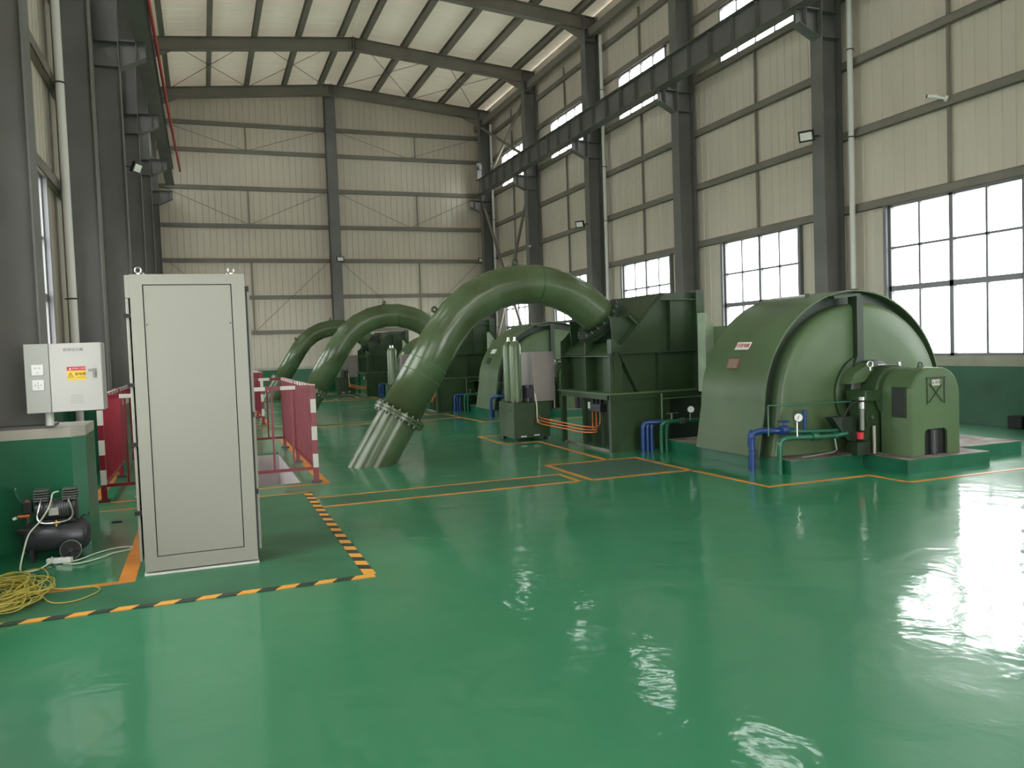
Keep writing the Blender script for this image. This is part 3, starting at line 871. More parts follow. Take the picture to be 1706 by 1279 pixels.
# ------------------------------------------------------------------ power box on the first left column
def power_box():
    r = thing('power_box', (-1.09, 7.77, 1.2), 'white and grey power distribution box hung on the first left column above the pedestal', 'electrical box')
    y0, y1 = 7.66, 7.90
    Xc = lambda x: x * 7.66 / 7.40
    x0, xm, x1, z0, z1 = -1.375, -1.195, -.80, 1.195, 1.765
    b = MB(); b.box(x0, xm, y0, y1, z0, z1); b.build('socket_panel', 'boxd', r, bevel=.004)
    b = MB(); b.box(xm + .003, x1, y0, y1, z0, z1); b.build('body', 'box', r, bevel=.004)
    d = MB(); d.box(xm + .006, x1 - .003, y0 - .022, y0 - .002, z0 + .004, z1 - .004); door = d.build('door', 'box', r, bevel=.003)
    for z, n in ((1.55, 2), (1.425, 3)):
        b = MB(); b.box(-1.325, -1.237, y0 - .012, y0, z - .044, z + .044); s = b.build('socket', 'wplas', r, bevel=.004)
        b = MB()
        if n == 2:
            for x in (-1.295, -1.267): b.box(x - .008, x + .008, y0 - .0135, y0 - .012, z + .014, z + .019)
            b.box(-1.289, -1.273, y0 - .0135, y0 - .012, z - .024, z - .021)
        else:
            b.box(-1.283, -1.279, y0 - .0135, y0 - .012, z + .012, z + .026).box(-1.288, -1.274, y0 - .0135, y0 - .012, z - .004, z)
            b.box(-1.304, -1.298, y0 - .0135, y0 - .012, z - .006, z + .006).box(-1.262, -1.258, y0 - .0135, y0 - .012, z - .006, z + .006).box(-1.288, -1.274, y0 - .0135, y0 - .012, z - .022, z - .018)
        b.build('slots', 'ink', s)
    f = y0 - .022
    text('检修动力箱', .030, (-1.01, f - .0005, 1.708), FACE_NEG_Y, 'ink', door)
    # sticker
    b = MB(); b.box(-1.065, -.925, f - .002, f, 1.455, 1.535); st = b.build('warning_sticker', 'yellow', r)
    b = MB(); b.box(-1.065, -.925, f - .002, f, 1.536, 1.568); b.build('sticker_header', 'stred', r)
    text('有电危险 小心触电', .0125, (-.975, f - .0025, 1.552), FACE_NEG_Y, 'wplas', st)
    text('配电箱', .027, (-.965, f - .0025, 1.505), FACE_NEG_Y, 'blackw', st)
    text('DISTRIBUTION BOX', .0075, (-.966, f - .0025, 1.478), FACE_NEG_Y, 'blackw', st)
    b = MB()
    tri = [(-1.058, 1.482), (-1.018, 1.482), (-1.038, 1.52)]
    for p, q in zip(tri, tri[1:] + tri[:1]): b.bar((p[0], f - .003, p[1]), (q[0], f - .003, q[1]), .001, .003, (0, 0, 1)) if p[1] == q[1] else b.bar((p[0], f - .003, p[1]), (q[0], f - .003, q[1]), .003, .002, (0, 1, 0))
    b.box(-1.040, -1.036, f - .0035, f - .0022, 1.494, 1.509).box(-1.040, -1.036, f - .0035, f - .0022, 1.487, 1.491)
    b.build('warning_triangle', 'blackw', st)
    b = MB(); b.prism([(-1.050, 1.543), (-1.030, 1.543), (-1.040, 1.561)], 'y', f - .0032, f - .002); b.build('white_triangle', 'wplas', st)
    b = MB(); b.box(-.905, -.855, f - .010, f - .0005, 1.525, 1.545).box(-.872, -.852, f - .016, f - .0005, 1.475, 1.55); b.build('door_handle', 'chrome', door)
    b = MB()
    for k in range(5): b.box(-1.05, -.955, f - .003, f - .0005, 1.265 + k * .016, 1.271 + k * .016)
    b.build('vent_louvres', 'boxd', door)
    b = MB(); b.cyl((-1.235, 7.80, 1.08), (-1.235, 7.80, 1.20), .032, 16); b.build('cable_gland', 'pvc', r)
    b = MB(); b.box(-1.36, -1.20, 7.90, 8.018, 1.30, 1.34).box(-1.36, -1.20, 7.90, 8.018, 1.62, 1.66); b.build('mounting_bracket', 'steel', r)
power_box()

# ------------------------------------------------------------------ air compressor
def compressor():
    r = thing('air_compressor', (-1.21, 7.66, 0), 'small dark grey twin-cylinder air compressor on the floor by the pedestal', 'compressor')
    y = 7.58; zt = .185; R = .125
    b = MB(); b.lathe((-1.45, y, zt), (1, 0, 0), [(.02, 0), (.07, .006), (.105, .022), (R, .05), (R, .45), (.105, .478), (.07, .494), (.02, .5)], 32)
    b.build('tank', 'iron', r)
    wv = MB(); wv.cyl((-1.085, y - .155, .085), (-1.085, y - .125, .085), .082, 28); wh = wv.build('wheel', 'rubber', r)
    wv = MB(); wv.torus((-1.085, y - .157, .085), (0, 1, 0), .078, .005, 28, 6); wv.cyl((-1.085, y - .162, .085), (-1.085, y - .15, .085), .014, 12); wv.build('wheel_rim', 'chrome', wh)
    wv = MB()
    for k in range(5):
        a = k * 2 * PI / 5; wv.bar((-1.085, y - .158, .085), (-1.085 + .06 * math.cos(a), y - .158, .085 + .06 * math.sin(a)), .006, .018, (0, 1, 0))
    wv.build('spokes', 'iron', wh)
    wv = MB(); wv.cyl((-1.085, y + .125, .085), (-1.085, y + .155, .085), .082, 28); wv.build('wheel', 'rubber', r)
    b = MB(); b.bar((-1.085, y - .15, .085), (-1.085, y + .15, .085), .02, .02); b.build('axle', 'iron', r)
    b = MB(); b.box(-1.39, -1.36, y - .09, y + .09, 0, .10); b.build('foot', 'rubber', r)
    # cradle
    b = MB(); b.box(-1.335, -1.045, y - .08, y + .08, .305, .33); b.build('cradle', 'iron', r)
    # motor
    b = MB(); b.lathe((-1.345, y, .405), (1, 0, 0), [(.05, 0), (.075, .005), (.08, .03), (.08, .27), (.09, .275), (.09, .30), (.05, .31)], 28); b.build('motor', 'iron', r)
    b = MB()
    for k in range(12): b.torus((-1.30 + k * .018, y, .405), (1, 0, 0), .082, .004, 24, 5)
    b.build('cooling_fins', 'bolt', r)
    b = MB(); b.box(-1.235, -1.165, y - .10, y - .07, .37, .43); b.build('terminal_box', 'boxd', r)
    for x, nm in ((-1.29, 1), (-1.085, 2)):
        b = MB(); b.box(x - .045, x + .045, y - .06, y + .05, .475, .52); c = b.build('cylinder_head', 'iron', r, bevel=.004)
        b = MB()
        for k in range(4): b.box(x - .055, x + .055, y - .07, y + .06, .485 + k * .02, .493 + k * .02)
        b.build('head_fins', 'bolt', c)
        b = MB(); b.box(x - .05, x + .05, y - .065, y + .055, .565, .575); b.build('head_cap', 'bolt', c)
    # hoses
    yf = y - .115
    b = MB()
    pts = [(-1.29, y - .07, .50), (-1.29, yf, .48), (-1.305, yf - .01, .42), (-1.315, yf - .01, .37), (-1.30, yf - .01, .33), (-1.26, yf - .015, .315), (-1.19, yf - .02, .313)]
    b.sweep(smooth_path(pts), .008, 8)
    pts = [(-1.085, y - .07, .50), (-1.085, yf, .48), (-1.065, yf - .01, .42), (-1.06, yf - .01, .37), (-1.08, yf - .01, .335), (-1.12, yf - .015, .32), (-1.17, yf - .02, .315)]
    b.sweep(smooth_path(pts), .008, 8); b.build('braided_hose', 'chrome', r)
    b = MB(); b.cyl((-1.20, yf - .02, .313), (-1.15, yf - .02, .313), .012, 10); b.cyl((-1.18, yf - .02, .285), (-1.18, yf - .02, .335), .011, 10); b.build('brass_fitting', 'brass', r)
    # pressure switch
    b = MB(); b.box(-1.42, -1.355, y - .09, y - .02, .40, .49); s = b.build('pressure_switch', 'black', r, bevel=.004)
    b = MB(); b.box(-1.41, -1.365, y - .08, y - .03, .49, .497); b.box(-1.40, -1.38, y - .07, y - .04, .497, .507); b.build('red_knob', 'name', s)
    b = MB(); b.cyl((-1.395, y - .05, .31), (-1.395, y - .05, .40), .013, 10); b.build('riser_pipe', 'iron', r)
    b = MB(); b.cyl((-1.46, y - .06, .375), (-1.40, y - .06, .378), .014, 12); b.cyl((-1.40, y - .06, .378), (-1.375, y - .06, .38), .018, 12); b.build('outlet_cock', 'copper', r)
    b = MB(); b.cyl((-1.495, y - .06, .36), (-1.47, y - .06, .37), .012, 10); b.build('hose_coupler', 'wplas', r)
    # handle
    b = MB(); b.sweep(smooth_path([(-1.40, y + .08, .30), (-1.46, y + .08, .46), (-1.50, y + .06, .56), (-1.52, y + .0, .585), (-1.47, y - .04, .60)]), .010, 10); b.build('handle', 'gpipe', r)
    b = MB(); b.sweep(smooth_path([(-1.43, y - .10, .24), (-1.45, y - .15, .27), (-1.44, y - .165, .285), (-1.36, y - .14, .27)]), .012, 8); b.build('front_grip', 'rubber', r)
    b = MB(); b.sweep(smooth_path([(-1.02, y, .31), (-.99, y - .02, .34), (-.96, y - .02, .33), (-.955, y - .02, .36)]), .006, 8); b.build('air_valve', 'iron', r)
def smooth_path(pts, n=6, closed=False):
    P = [Vector(p) for p in pts]; out = []
    m = len(P)
    rng = range(m) if closed else range(m - 1)
    for i in rng:
        if closed: p0, p1, p2, p3 = P[i - 1], P[i], P[(i + 1) % m], P[(i + 2) % m]
        else: p0, p1, p2, p3 = P[max(i - 1, 0)], P[i], P[i + 1], P[min(i + 2, m - 1)]
        for k in range(n):
            t = k / n
            out.append(.5 * ((2 * p1) + (-p0 + p2) * t + (2 * p0 - 5 * p1 + 4 * p2 - p3) * t * t + (-p0 + 3 * p1 - 3 * p2 + p3) * t ** 3))
    if not closed: out.append(P[-1])
    return out
compressor()
# power strip and cords
r = thing('power_strip', (-1.13, 7.37, .005), 'white power strip with a pale cord lying before the compressor wheel', 'power strip')
b = MB(); b.bar((-1.245, 7.36, .027), (-1.065, 7.32, .027), .055, .042); b.build('strip_body', 'wplas', r, bevel=.006)
b = MB()
for k in range(4): p = Vector((-1.225, 7.355, .0485)).lerp(Vector((-1.085, 7.325, .0485)), k / 3); b.bar(p, p + Vector((.02, -.004, 0)), .03, .002)
b.build('outlets', 'boxd', r)
b = MB(); b.sweep(smooth_path([(-1.065, 7.32, .012), (-1.0, 7.38, .012), (-.90, 7.55, .012), (-.76, 7.66, .012), (-.655, 7.63, .012), (-.67, 7.52, .012), (-.78, 7.46, .012), (-.86, 7.34, .012), (-1.0, 7.22, .012), (-1.12, 7.27, .012)], 8), .0055, 8); b.build('supply_cord', 'cord', r)
r = tag(MB().sweep(smooth_path([(-1.205, 7.33, .06), (-1.22, 7.26, .03), (-1.28, 7.16, .012), (-1.36, 7.13, .012), (-1.405, 7.2, .02), (-1.40, 7.35, .14), (-1.37, 7.42, .25), (-1.30, 7.455, .33), (-1.245, 7.465, .41), (-1.215, 7.475, .48), (-1.20, 7.50, .545), (-1.16, 7.52, .555)], 8), .0065, 8).build('compressor_cord', 'cord'), 'pale cord looping from the power strip up over the compressor motor', 'cord')
tag(MB().sweep(smooth_path([(-1.20, 7.30, .012), (-1.17, 7.22, .011), (-1.25, 7.06, .011), (-1.38, 7.03, .011), (-1.46, 7.10, .011), (-1.40, 7.17, .011)], 8), .0055, 8).build('dark_cord', 'gpipe'), 'dark green cord curled on the floor before the power strip', 'cord')
# coil of yellow wire
def wire_coil():
    rnd = random.Random(3); pts = []
    a = 0
    for k in range(38):
        rx = rnd.uniform(.16, .30); ry = rnd.uniform(.26, .47)
        cx = -1.40 + rnd.uniform(-.10, .08); cy = 6.38 + rnd.uniform(-.10, .10)
        tilt = rnd.uniform(-.5, .5)
        for q in range(10):
            t = q / 10 * 2 * PI
            x = rx * math.cos(t); y = ry * math.sin(t)
            xx = cx + x * math.cos(tilt) - y * math.sin(tilt); yy = cy + x * math.sin(tilt) + y * math.cos(tilt)
            pts.append((max(xx, -1.80), yy, .012 + .075 * (k / 34) * rnd.uniform(.5, 1) + .02 * rnd.random()))
    # the loose loop to the right
    for (x, y, z) in ((-1.15, 6.35, .03), (-1.03, 6.12, .012), (-.90, 6.08, .012), (-.80, 6.18, .012), (-.755, 6.31, .012), (-.83, 6.43, .012), (-1.0, 6.45, .012), (-1.2, 6.5, .05)):
        pts.append((x, y, z))
    tag(MB().sweep(smooth_path(pts, 4), .0042, 6).build('wire_coil', 'wire'), 'loose tangled coil of yellow wire on the floor at the left', 'wire')
wire_coil()
tag(MB().box(-.93, -.84, 8.92, 8.97, .0005, .012).build('floor_slot', 'black'), 'small black strip lying on the floor left of the grey cabinet', 'strip')
r = thing('covered_drum', (-1.78, 7.35, 0), 'grey rounded drum at the far left edge beside the pedestal', 'drum')
MB().lathe((-1.735, 7.45, 0), (0, 0, 1), [(.10, 0), (.115, .02), (.115, .46), (.10, .49)], 24).build('drum_body', 'boxd', r)
MB().lathe((-1.735, 7.45, .49), (0, 0, 1), [(.105, 0), (.105, .03), (.03, .05)], 24).build('drum_lid', 'steel2', r)
tag(MB().box(12.12, 12.30, 9.25, 9.50, 0, .20).build('junction_box', 'black', bevel=.01), 'small black box on the floor against the right wall', 'box')

# ------------------------------------------------------------------ one generating unit
UL = [('nearest', 'beside the big right window'), ('middle', 'behind the nearest one'), ('farthest', 'at the far end of the hall')]
def unit(i):
    o = i * D
    n = UL[i][0]
    Y = lambda y: y + o
    full = (i == 0)
    # ---- plinth
    r = thing('concrete_plinth', (8, Y(9), 0), 'low green painted stepped plinth under the %s generator' % n, 'plinth', 'generator plinths')
    pts = [(6.32, Y(7.69)), (7.39, Y(7.69)), (7.39, Y(7.02)), (8.66, Y(7.02)), (8.66, Y(7.45)), (9.75, Y(7.45)), (9.75, Y(10.4)), (6.32, Y(10.4))]
    MB().prism(pts, 'z', 0, .160).build('plinth_body', 'plinthg', r)
    MB().prism(pts, 'z', .160, .166).build('plinth_top', 'plintht', r)
    # ---- generator
    cx, cz, R = 7.70, .74, 1.425
    r = thing('generator', (cx, Y(8.8), .166), '%s large round sage green generator housing, %s' % UL[i], 'generator', 'generators')
    def prof(rad, base, flare=0.0, n=40):
        p = []
        for k in range(n + 1):
            a = PI - k * PI / n
            p.append((cx + rad * math.cos(a), cz + rad * math.sin(a)))
        if base is not None:
            p = [(cx - rad - flare, base)] + p + [(cx + rad + flare, base)]
        return p
    def ringP(rad, y, flare=.1): return [(x, y, z) for (x, z) in prof(rad, .166, flare)]
    b = MB(); yf, yb = Y(8.10), Y(9.42)
    outer = [ringP(R, yf), ringP(R, yf + .3), ringP(R, yb)]
    inner = [ringP(R - .018, yf), ringP(R - .018, yf + .12)]
    def strip(A, B, smooth=True):
        va = [b.bm.verts.new(p) for p in A]; vb = [b.bm.verts.new(p) for p in B]
        for k in range(len(A) - 1): b._f([va[k], va[k + 1], vb[k + 1], vb[k]], smooth)
    strip(outer[0], outer[1]); strip(outer[1], outer[2]); strip(outer[0], inner[0]); strip(inner[0], inner[1])
    bmesh.ops.remove_doubles(b.bm, verts=b.bm.verts, dist=1e-5)
    # closed rear plate
    vb = [b.bm.verts.new(p) for p in ringP(R, yb)]; b._f(vb)
    b.build('barrel', 'mach', r)
    # recessed annular groove
    b = MB(); b.prism(prof(R - .02, .168, .1), 'y', yf + .12, yf + .16); b.build('rim_recess', 'machd', r)  # disc in a darker green than the barrel
    # end shield halves with rounded edge
    def shield(sign, y0, name):
        b = MB()
        rings = []
        Rs = R - .175
        for (rr, yy) in ((Rs, yf + .12), (Rs, yf + .0), (Rs - .02, yf - .03), (Rs - .06, yf - .05), (Rs - .3, yf - .055)):
            pr = prof(rr, .166, .1, 40)
            half = [p for p in pr if (p[0] - cx) * sign >= -.001]
            rings.append([(x, yy + y0, z) for (x, z) in half])
        V = [[b.bm.verts.new(p) for p in rg] for rg in rings]
        for a, c in zip(V, V[1:]):
            for k in range(len(a) - 1): b._f([a[k], a[k + 1], c[k + 1], c[k]], True)
        last = V[-1]
        b._f(last + [b.bm.verts.new((cx, yf - .055 + y0, .166))]) if sign < 0 else b._f([b.bm.verts.new((cx, yf - .055 + y0, .166))] + last)
        return b.build(name, 'mach', r)
    shield(-1, 0.0, 'end_shield'); shield(1, -.075, 'end_shield')
    # vertical joint
    b = MB(); b.prism([(7.60, 2.08), (cx, 2.08), (cx, 1.30), (7.55, 1.06), (7.46, 1.06), (7.60, 1.34)], 'y', yf - .13, yf + .02); b.build('joint_flange', 'machd', r)  # in a darker green than the shield halves
    b = MB(); b.prism([(7.28, 2.085), (7.70, 2.115), (7.70, 2.085), (7.30, 2.05)], 'y', yf - .09, yf + .02); b.build('joint_cap', 'mach2', r)
    # hub opening cover
    b = MB(); b.lathe((7.78, yf - .02, .86), (0, -1, 0), [(.50, 0), (.50, .075), (.46, .09), (.30, .095)], 40); b.build('hub_cover', 'mach2', r)
    b = MB(); b.lathe((7.78, yf - .10, .90), (0, -1, 0), [(.36, 0), (.38, .02), (.38, .12), (.34, .14)], 40); b.build('seal_ring', 'machd', r)
    b = MB(); b.prism([(7.32, 1.0), (7.38, 1.12), (7.62, 1.25), (7.70, 1.14), (7.52, 1.02)], 'y', yf - .30, yf - .11); b.build('seal_guard', 'mach', r)
    # rear air box
    b = MB(); b.prism([(6.64, .166), (6.86, 1.1), (6.86, 1.79), (8.70, 1.79), (8.70, 1.1), (8.90, .166)], 'y', yb, Y(9.95)); b.build('rear_housing', 'mach', r)
    b = MB(); b.prism([(6.82, .85), (6.85, .85), (6.93, 1.2), (6.99, 1.55), (6.99, 1.78), (6.83, 2.0)], 'y', Y(10.10), Y(10.30)); b.build('pale_piece', 'pale', r)  # pale plate between casing and generator
    b = MB(); b.cyl((7.78, Y(9.95), .95), (7.78, Y(10.66), .95), .22, 28); b.build('shaft_cover', 'mach2', r)
    b = MB(); b.lathe((7.30, Y(8.5), cz + R * .96), (0, 0, 1), [(.03, -.02), (.03, .04)], 12); b.build('lifting_plug', 'mach2', r)
    # side plates
    xs = lambda z: cx - math.sqrt(max(R * R - (z - cz) ** 2, 0))
    def sideplate(y0, y1, z0, z1, m, name):
        b = MB(); e = .012
        b.quad((xs(z0) - e, y0, z0), (xs(z0) - e, y1, z0), (xs(z1) - e, y1, z1), (xs(z1) - e, y0, z1))
        b.quad((xs(z0) - .001, y0, z0), (xs(z0) - e, y0, z0), (xs(z1) - e, y0, z1), (xs(z1) - .001, y0, z1))
        b.quad((xs(z0) - .001, y1, z0), (xs(z0) - e, y1, z0), (xs(z1) - e, y1, z1), (xs(z1) - .001, y1, z1))
        return b.build(name, m, r)
    if full:
        p = sideplate(Y(8.63), Y(8.91), 1.46, 1.555, 'wplas', 'unit_number_plate')
        za, zb = 1.46, 1.56; sl = Vector((xs(zb) - xs(za), 0, zb - za)).normalized()
        text('1号发电机', .062, (xs(1.51) - .016, Y(8.77), 1.51), basis((0, -1, 0), sl), 'inkr', p)
        p = sideplate(Y(8.70), Y(8.95), 1.22, 1.35, 'name', 'nameplate')
        b = MB(); e = .016
        for k in range(6): z = 1.24 + k * .018; b.quad((xs(z) - e, Y(8.73), z), (xs(z) - e, Y(8.92), z), (xs(z + .006) - e, Y(8.92), z + .006), (xs(z + .006) - e, Y(8.73), z + .006))
        b.build('plate_rows', 'band', p)
    else:
        sideplate(Y(8.72), Y(9.02), 1.46, 1.56, 'wplas', 'unit_number_plate'); sideplate(Y(8.80), Y(9.06), 1.22, 1.36, 'machd', 'nameplate')
    # thin conduit along the front rim
    b = MB(); b.sweep([(xs(1.5) + .16, yf - .06, 1.5), (xs(1.2) + .13, yf - .06, 1.2), (xs(.8) + .12, yf - .06, .8), (6.36, yf - .06, .45)], .007, 6); b.build('rim_conduit', 'machd', r)
    # ---- bearing pedestal
    r = thing('bearing_housing', (7.75, Y(7.85), .166), 'dark green shaft bearing pedestal between the %s generator and its exciter hood' % n, 'bearing', 'bearing pedestals')
    b = MB(); b.lathe((7.85, Y(7.96), .88), (0, -1, 0), [(.30, 0), (.33, .02), (.33, .34), (.31, .36)], 36); b.build('bearing_drum', 'mach2', r)
    b = MB(); b.prism([(7.34, .166), (7.42, .5), (7.40, .9), (7.60, .9), (8.12, .9), (8.2, .5), (8.3, .166)], 'y', Y(7.66), Y(7.92)); b.build('pedestal', 'mach2', r)
    b = MB(); b.box(7.34, 7.56, Y(7.58), Y(7.9), .80, .93); b.build('joint_flange', 'mach2', r, bevel=.01)
    b = MB(); b.prism([(6.98, .62), (7.34, .62), (7.34, .30), (7.20, .34)], 'y', Y(7.74), Y(7.86)); b.build('oil_sump', 'machd', r)
    b = MB(); b.torus((7.55, Y(7.72), 1.235), (.3, 1, 0), .035, .010, 20, 8); b.cyl((7.55, Y(7.72), 1.16), (7.55, Y(7.72), 1.20), .014, 10); b.build('eye_bolt', 'chrome', r)
    b = MB(); b.cyl((7.66, Y(7.72), 1.22), (7.76, Y(7.70), 1.22), .014, 10); b.cyl((7.76, Y(7.70), 1.22), (7.95, Y(7.66), 1.215), .007, 8); b.cyl((7.95, Y(7.66), 1.20), (7.95, Y(7.66), 1.25), .02, 10); b.build('temperature_probe', 'chrome', r)
    b = MB(); b.cyl((7.30, Y(7.60), .46), (7.30, Y(7.60), .78), .030, 14); c = b.build('oil_level_gauge', 'bolt', r)
    b = MB(); b.cyl((7.30, Y(7.60), .72), (7.30, Y(7.60), .80), .038, 14); b.cyl((7.30, Y(7.60), .82), (7.30, Y(7.60), .86), .045, 14); b.build('gauge_cap', 'chrome', c)
    b = MB(); b.box(7.20, 7.40, Y(7.58), Y(7.68), .166, .32); b.build('lower_bracket', 'machd', r)
    b = MB(); b.cyl((7.26, Y(7.59), .36), (7.26, Y(7.59), .44), .042, 16); b.build('red_valve_knob', 'redb', r)
    b = MB(); b.cyl((7.48, Y(7.60), .168), (7.48, Y(7.60), .50), .018, 10); b.build('drain_pipe', 'band', r)
    b = MB(); b.cyl((7.48, Y(7.66), .60), (7.48, Y(7.62), .60), .022, 10); b.build('sight_plug', 'bolt', r)
    b = MB(); b.sweep(smooth_path([(7.28, Y(7.6), .80), (7.12, Y(7.58), .78), (7.02, Y(7.6), .62), (7.05, Y(7.62), .45)]), .010, 8); b.build('black_hose', 'rubber', r)
    # ---- exciter hood
    r = thing('exciter_hood', (7.985, Y(7.38), .166), 'sage green arched exciter hood in front of the %s generator' % n, 'hood', 'exciter hoods')
    x0, x1, zt, rad = 7.61, 8.36, 1.185, .30
    def hood(inset):
        a, c, t = x0 + inset, x1 - inset, zt - inset
        rr = rad
        p = [(a, .168)] + [(a + rr - rr * math.cos(q * PI / 2 / 10), t - rr + rr * math.sin(q * PI / 2 / 10)) for q in range(11)]
        p += [(c - rr + rr * math.sin(q * PI / 2 / 10), t - rr + rr * math.cos(q * PI / 2 / 10)) for q in range(11)] + [(c, .168)]
        return p
    # hood shell with an opening in the front
    b = MB()
    H = hood(0)
    V0 = [b.bm.verts.new((x, Y(7.16) + .02, z)) for x, z in H]; V1 = [b.bm.verts.new((x, Y(7.62), z)) for x, z in H]
    Vf = [b.bm.verts.new((x, Y(7.16), z)) for x, z in hood(.015)]
    for k in range(len(H) - 1):
        b._f([V0[k], V0[k + 1], V1[k + 1], V1[k]], True); b._f([Vf[k], Vf[k + 1], V0[k + 1], V0[k]], True)
    # front face with arched opening
    ox0, ox1, oz = 7.80, 8.15, .47
    O = [(ox0, .168), (ox0, oz - .05), (ox0 + .015, oz - .015), (ox0 + .05, oz), (ox1 - .05, oz), (ox1 - .015, oz - .015), (ox1, oz - .05), (ox1, .168)]
    Vo = [b.bm.verts.new((x, Y(7.16), z)) for x, z in O]
    b._f(Vf + Vo[::-1])
    Vi = [b.bm.verts.new((x, Y(7.19), z)) for x, z in O]
    for k in range(len(O) - 1): b._f([Vo[k], Vo[k + 1], Vi[k + 1], Vi[k]])
    b.build('hood_shell', 'mach', r)
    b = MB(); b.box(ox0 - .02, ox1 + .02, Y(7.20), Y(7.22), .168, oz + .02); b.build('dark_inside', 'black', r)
    b = MB(); b.cyl((7.96, Y(7.19), .17), (7.96, Y(7.19), .46), .05, 20); b.build('inner_pipe', 'iron', r)
    b = MB(); b.box(7.60, 7.609, Y(7.245), Y(7.435), .62, .96); b.build('side_grille', 'mesh', r)
    b = MB()
    for (ya_, yb_, za_, zb_) in ((7.235, 7.445, .61, .622), (7.235, 7.445, .958, .97), (7.235, 7.247, .62, .96), (7.433, 7.445, .62, .96)): b.box(7.596, 7.612, Y(ya_), Y(yb_), za_, zb_)
    b.build('grille_frame', 'mach2', r)
    b = MB(); b.torus((7.93, Y(7.33), zt + .035), (0, 1, 0), .028, .010, 18, 8); b.prism([(7.88, zt - .01), (7.98, zt - .01), (7.96, zt + .03), (7.90, zt + .03)], 'y', Y(7.32), Y(7.34)); b.build('lifting_eye', 'mach2', r)
    f = Y(7.16)
    b = MB(); b.box(7.83, 8.13, f - .012, f, 1.055, 1.075).box(7.84, 7.85, f - .008, f, .76, 1.055).box(8.105, 8.115, f - .008, f, .76, 1.055)
    b.bar((7.87, f - .005, .78), (8.07, f - .005, .98), .008, .010, (0, 1, 0)); b.bar((8.08, f - .005, .78), (7.88, f - .005, 1.0), .008, .010, (0, 1, 0))
    b.build('front_bracket', 'machd', r)
    b = MB(); b.box(7.91, 8.03, f - .014, f - .002, .975, 1.045); p = b.build('plate', 'band', r)
    if full: text('▲ 危险', .036, (7.97, f - .0145, 1.01), FACE_NEG_Y, 'ink', p)
    # ---- cooling water pipes
    r = thing('blue_cooling_pipe', (6.15, Y(8.25), 0), 'blue cooling water pipe rising beside the %s generator plinth' % n, 'pipe', 'blue cooling pipes')
    for dx, dy in ((0, 0), (.10, .16)):
        b = MB(); b.sweep(smooth_path([(6.13 + dx, Y(8.15 + dy), 0), (6.13 + dx, Y(8.15 + dy), .20), (6.13 + dx, Y(8.15 + dy), .40), (6.16 + dx, Y(8.13 + dy), .465), (6.24 + dx, Y(8.05 + dy), .49), (6.33, Y(7.95 + dy / 2), .49), (6.62, Y(7.93 + dy / 2), .47)], 5), .036, 14); b.build('pipe', 'blue', r)
    b = MB()
    for x, y, z in ((6.13, 8.15, .25), (6.13, 8.15, .40)): b.torus((x, Y(y), z), (0, 0, 1), .037, .008, 16, 6)
    b.cyl((6.36, Y(7.90), .50), (6.44, Y(7.90), .50), .055, 16); b.build('coupling', 'blue', r)
    b = MB(); b.torus((6.42, Y(7.92), .60), (0, 0, 1), .06, .010, 20, 6); b.cyl((6.42, Y(7.92), .50), (6.42, Y(7.92), .60), .010, 8); b.bar((6.36, Y(7.92), .60), (6.48, Y(7.92), .60), .01, .01); b.build('valve_wheel', 'blue', r)
    b = MB(); b.cyl((6.75, Y(7.95), .36), (6.75, Y(7.95), .72), .025, 12); b.build('riser', 'blue', r)
    r = thing('green_cooling_pipe', (6.3, Y(7.85), 0), 'green cooling water pipe with valves running to the %s bearing' % n, 'pipe', 'green cooling pipes')
    b = MB(); b.sweep(smooth_path([(6.27, Y(7.82), 0), (6.27, Y(7.82), .25), (6.29, Y(7.82), .38), (6.38, Y(7.80), .415), (6.6, Y(7.78), .41), (6.95, Y(7.76), .40), (7.20, Y(7.74), .42)], 5), .032, 14); b.build('pipe', 'gpipe', r)
    b = MB(); b.sweep(smooth_path([(6.45, Y(7.90), .48), (6.8, Y(7.86), .46), (7.1, Y(7.80), .46), (7.2, Y(7.78), .52)], 5), .026, 12); b.build('upper_pipe', 'gpipe', r)
    b = MB(); b.cyl((6.70, Y(7.775), .41), (6.78, Y(7.77), .41), .048, 14); b.cyl((7.0, Y(7.765), .40), (7.05, Y(7.76), .40), .045, 14); b.build('coupling', 'gpipe', r)
    b = MB(); b.sweep([(6.42, Y(7.62), .20), (6.85, Y(7.60), .23), (6.93, Y(7.62), .25), (6.94, Y(7.66), .38)], .012, 8); b.build('bypass_pipe', 'bolt', r)
    r = thing('thin_green_pipe', (6.3, Y(7.9), .5), 'thin green pipe running level from the %s generator rim to its bearing' % n, 'pipe', 'thin green pipes')
    MB().sweep([(6.20, Y(7.93), .44), (6.20, Y(7.93), .80), (7.25, Y(7.72), .80)], .011, 8).build('pipe', 'gpipe', r)
    r = thing('pressure_gauge', (6.5, Y(7.72), .44), 'round white pressure gauge on the cooling pipes of the %s generator' % n, 'gauge', 'pressure gauges')
    gp_ = Vector((6.48, Y(7.74), .655)); gd = Vector((-.5, -.85, .1)).normalized()
    MB().cyl(gp_ - gd * .02, gp_ + gd * .015, .055, 24).build('case', 'iron', r)
    MB().cyl(gp_ + gd * .0155, gp_ + gd * .019, .046, 24).build('dial', 'wplas', r)
    MB().bar(gp_ + gd * .0205 - Vector((.015, 0, .02)), gp_ + gd * .0205 + Vector((.012, 0, .025)), .005, .003).build('needle', 'black', r)
    MB().cyl((6.48, Y(7.765), .43), (6.48, Y(7.765), .61), .010, 8).build('stem', 'chrome', r)

    # ---- turbine casing
    r = thing('turbine_casing', (6.3, Y(11.5), 0), 'large dark green ribbed turbine inlet casing on a table frame, the %s one' % n, 'turbine casing', 'turbine casings')
    X0, X1, Ya, Yb, Z0 = 5.56, 7.10, Y(10.66), Y(12.42), .87
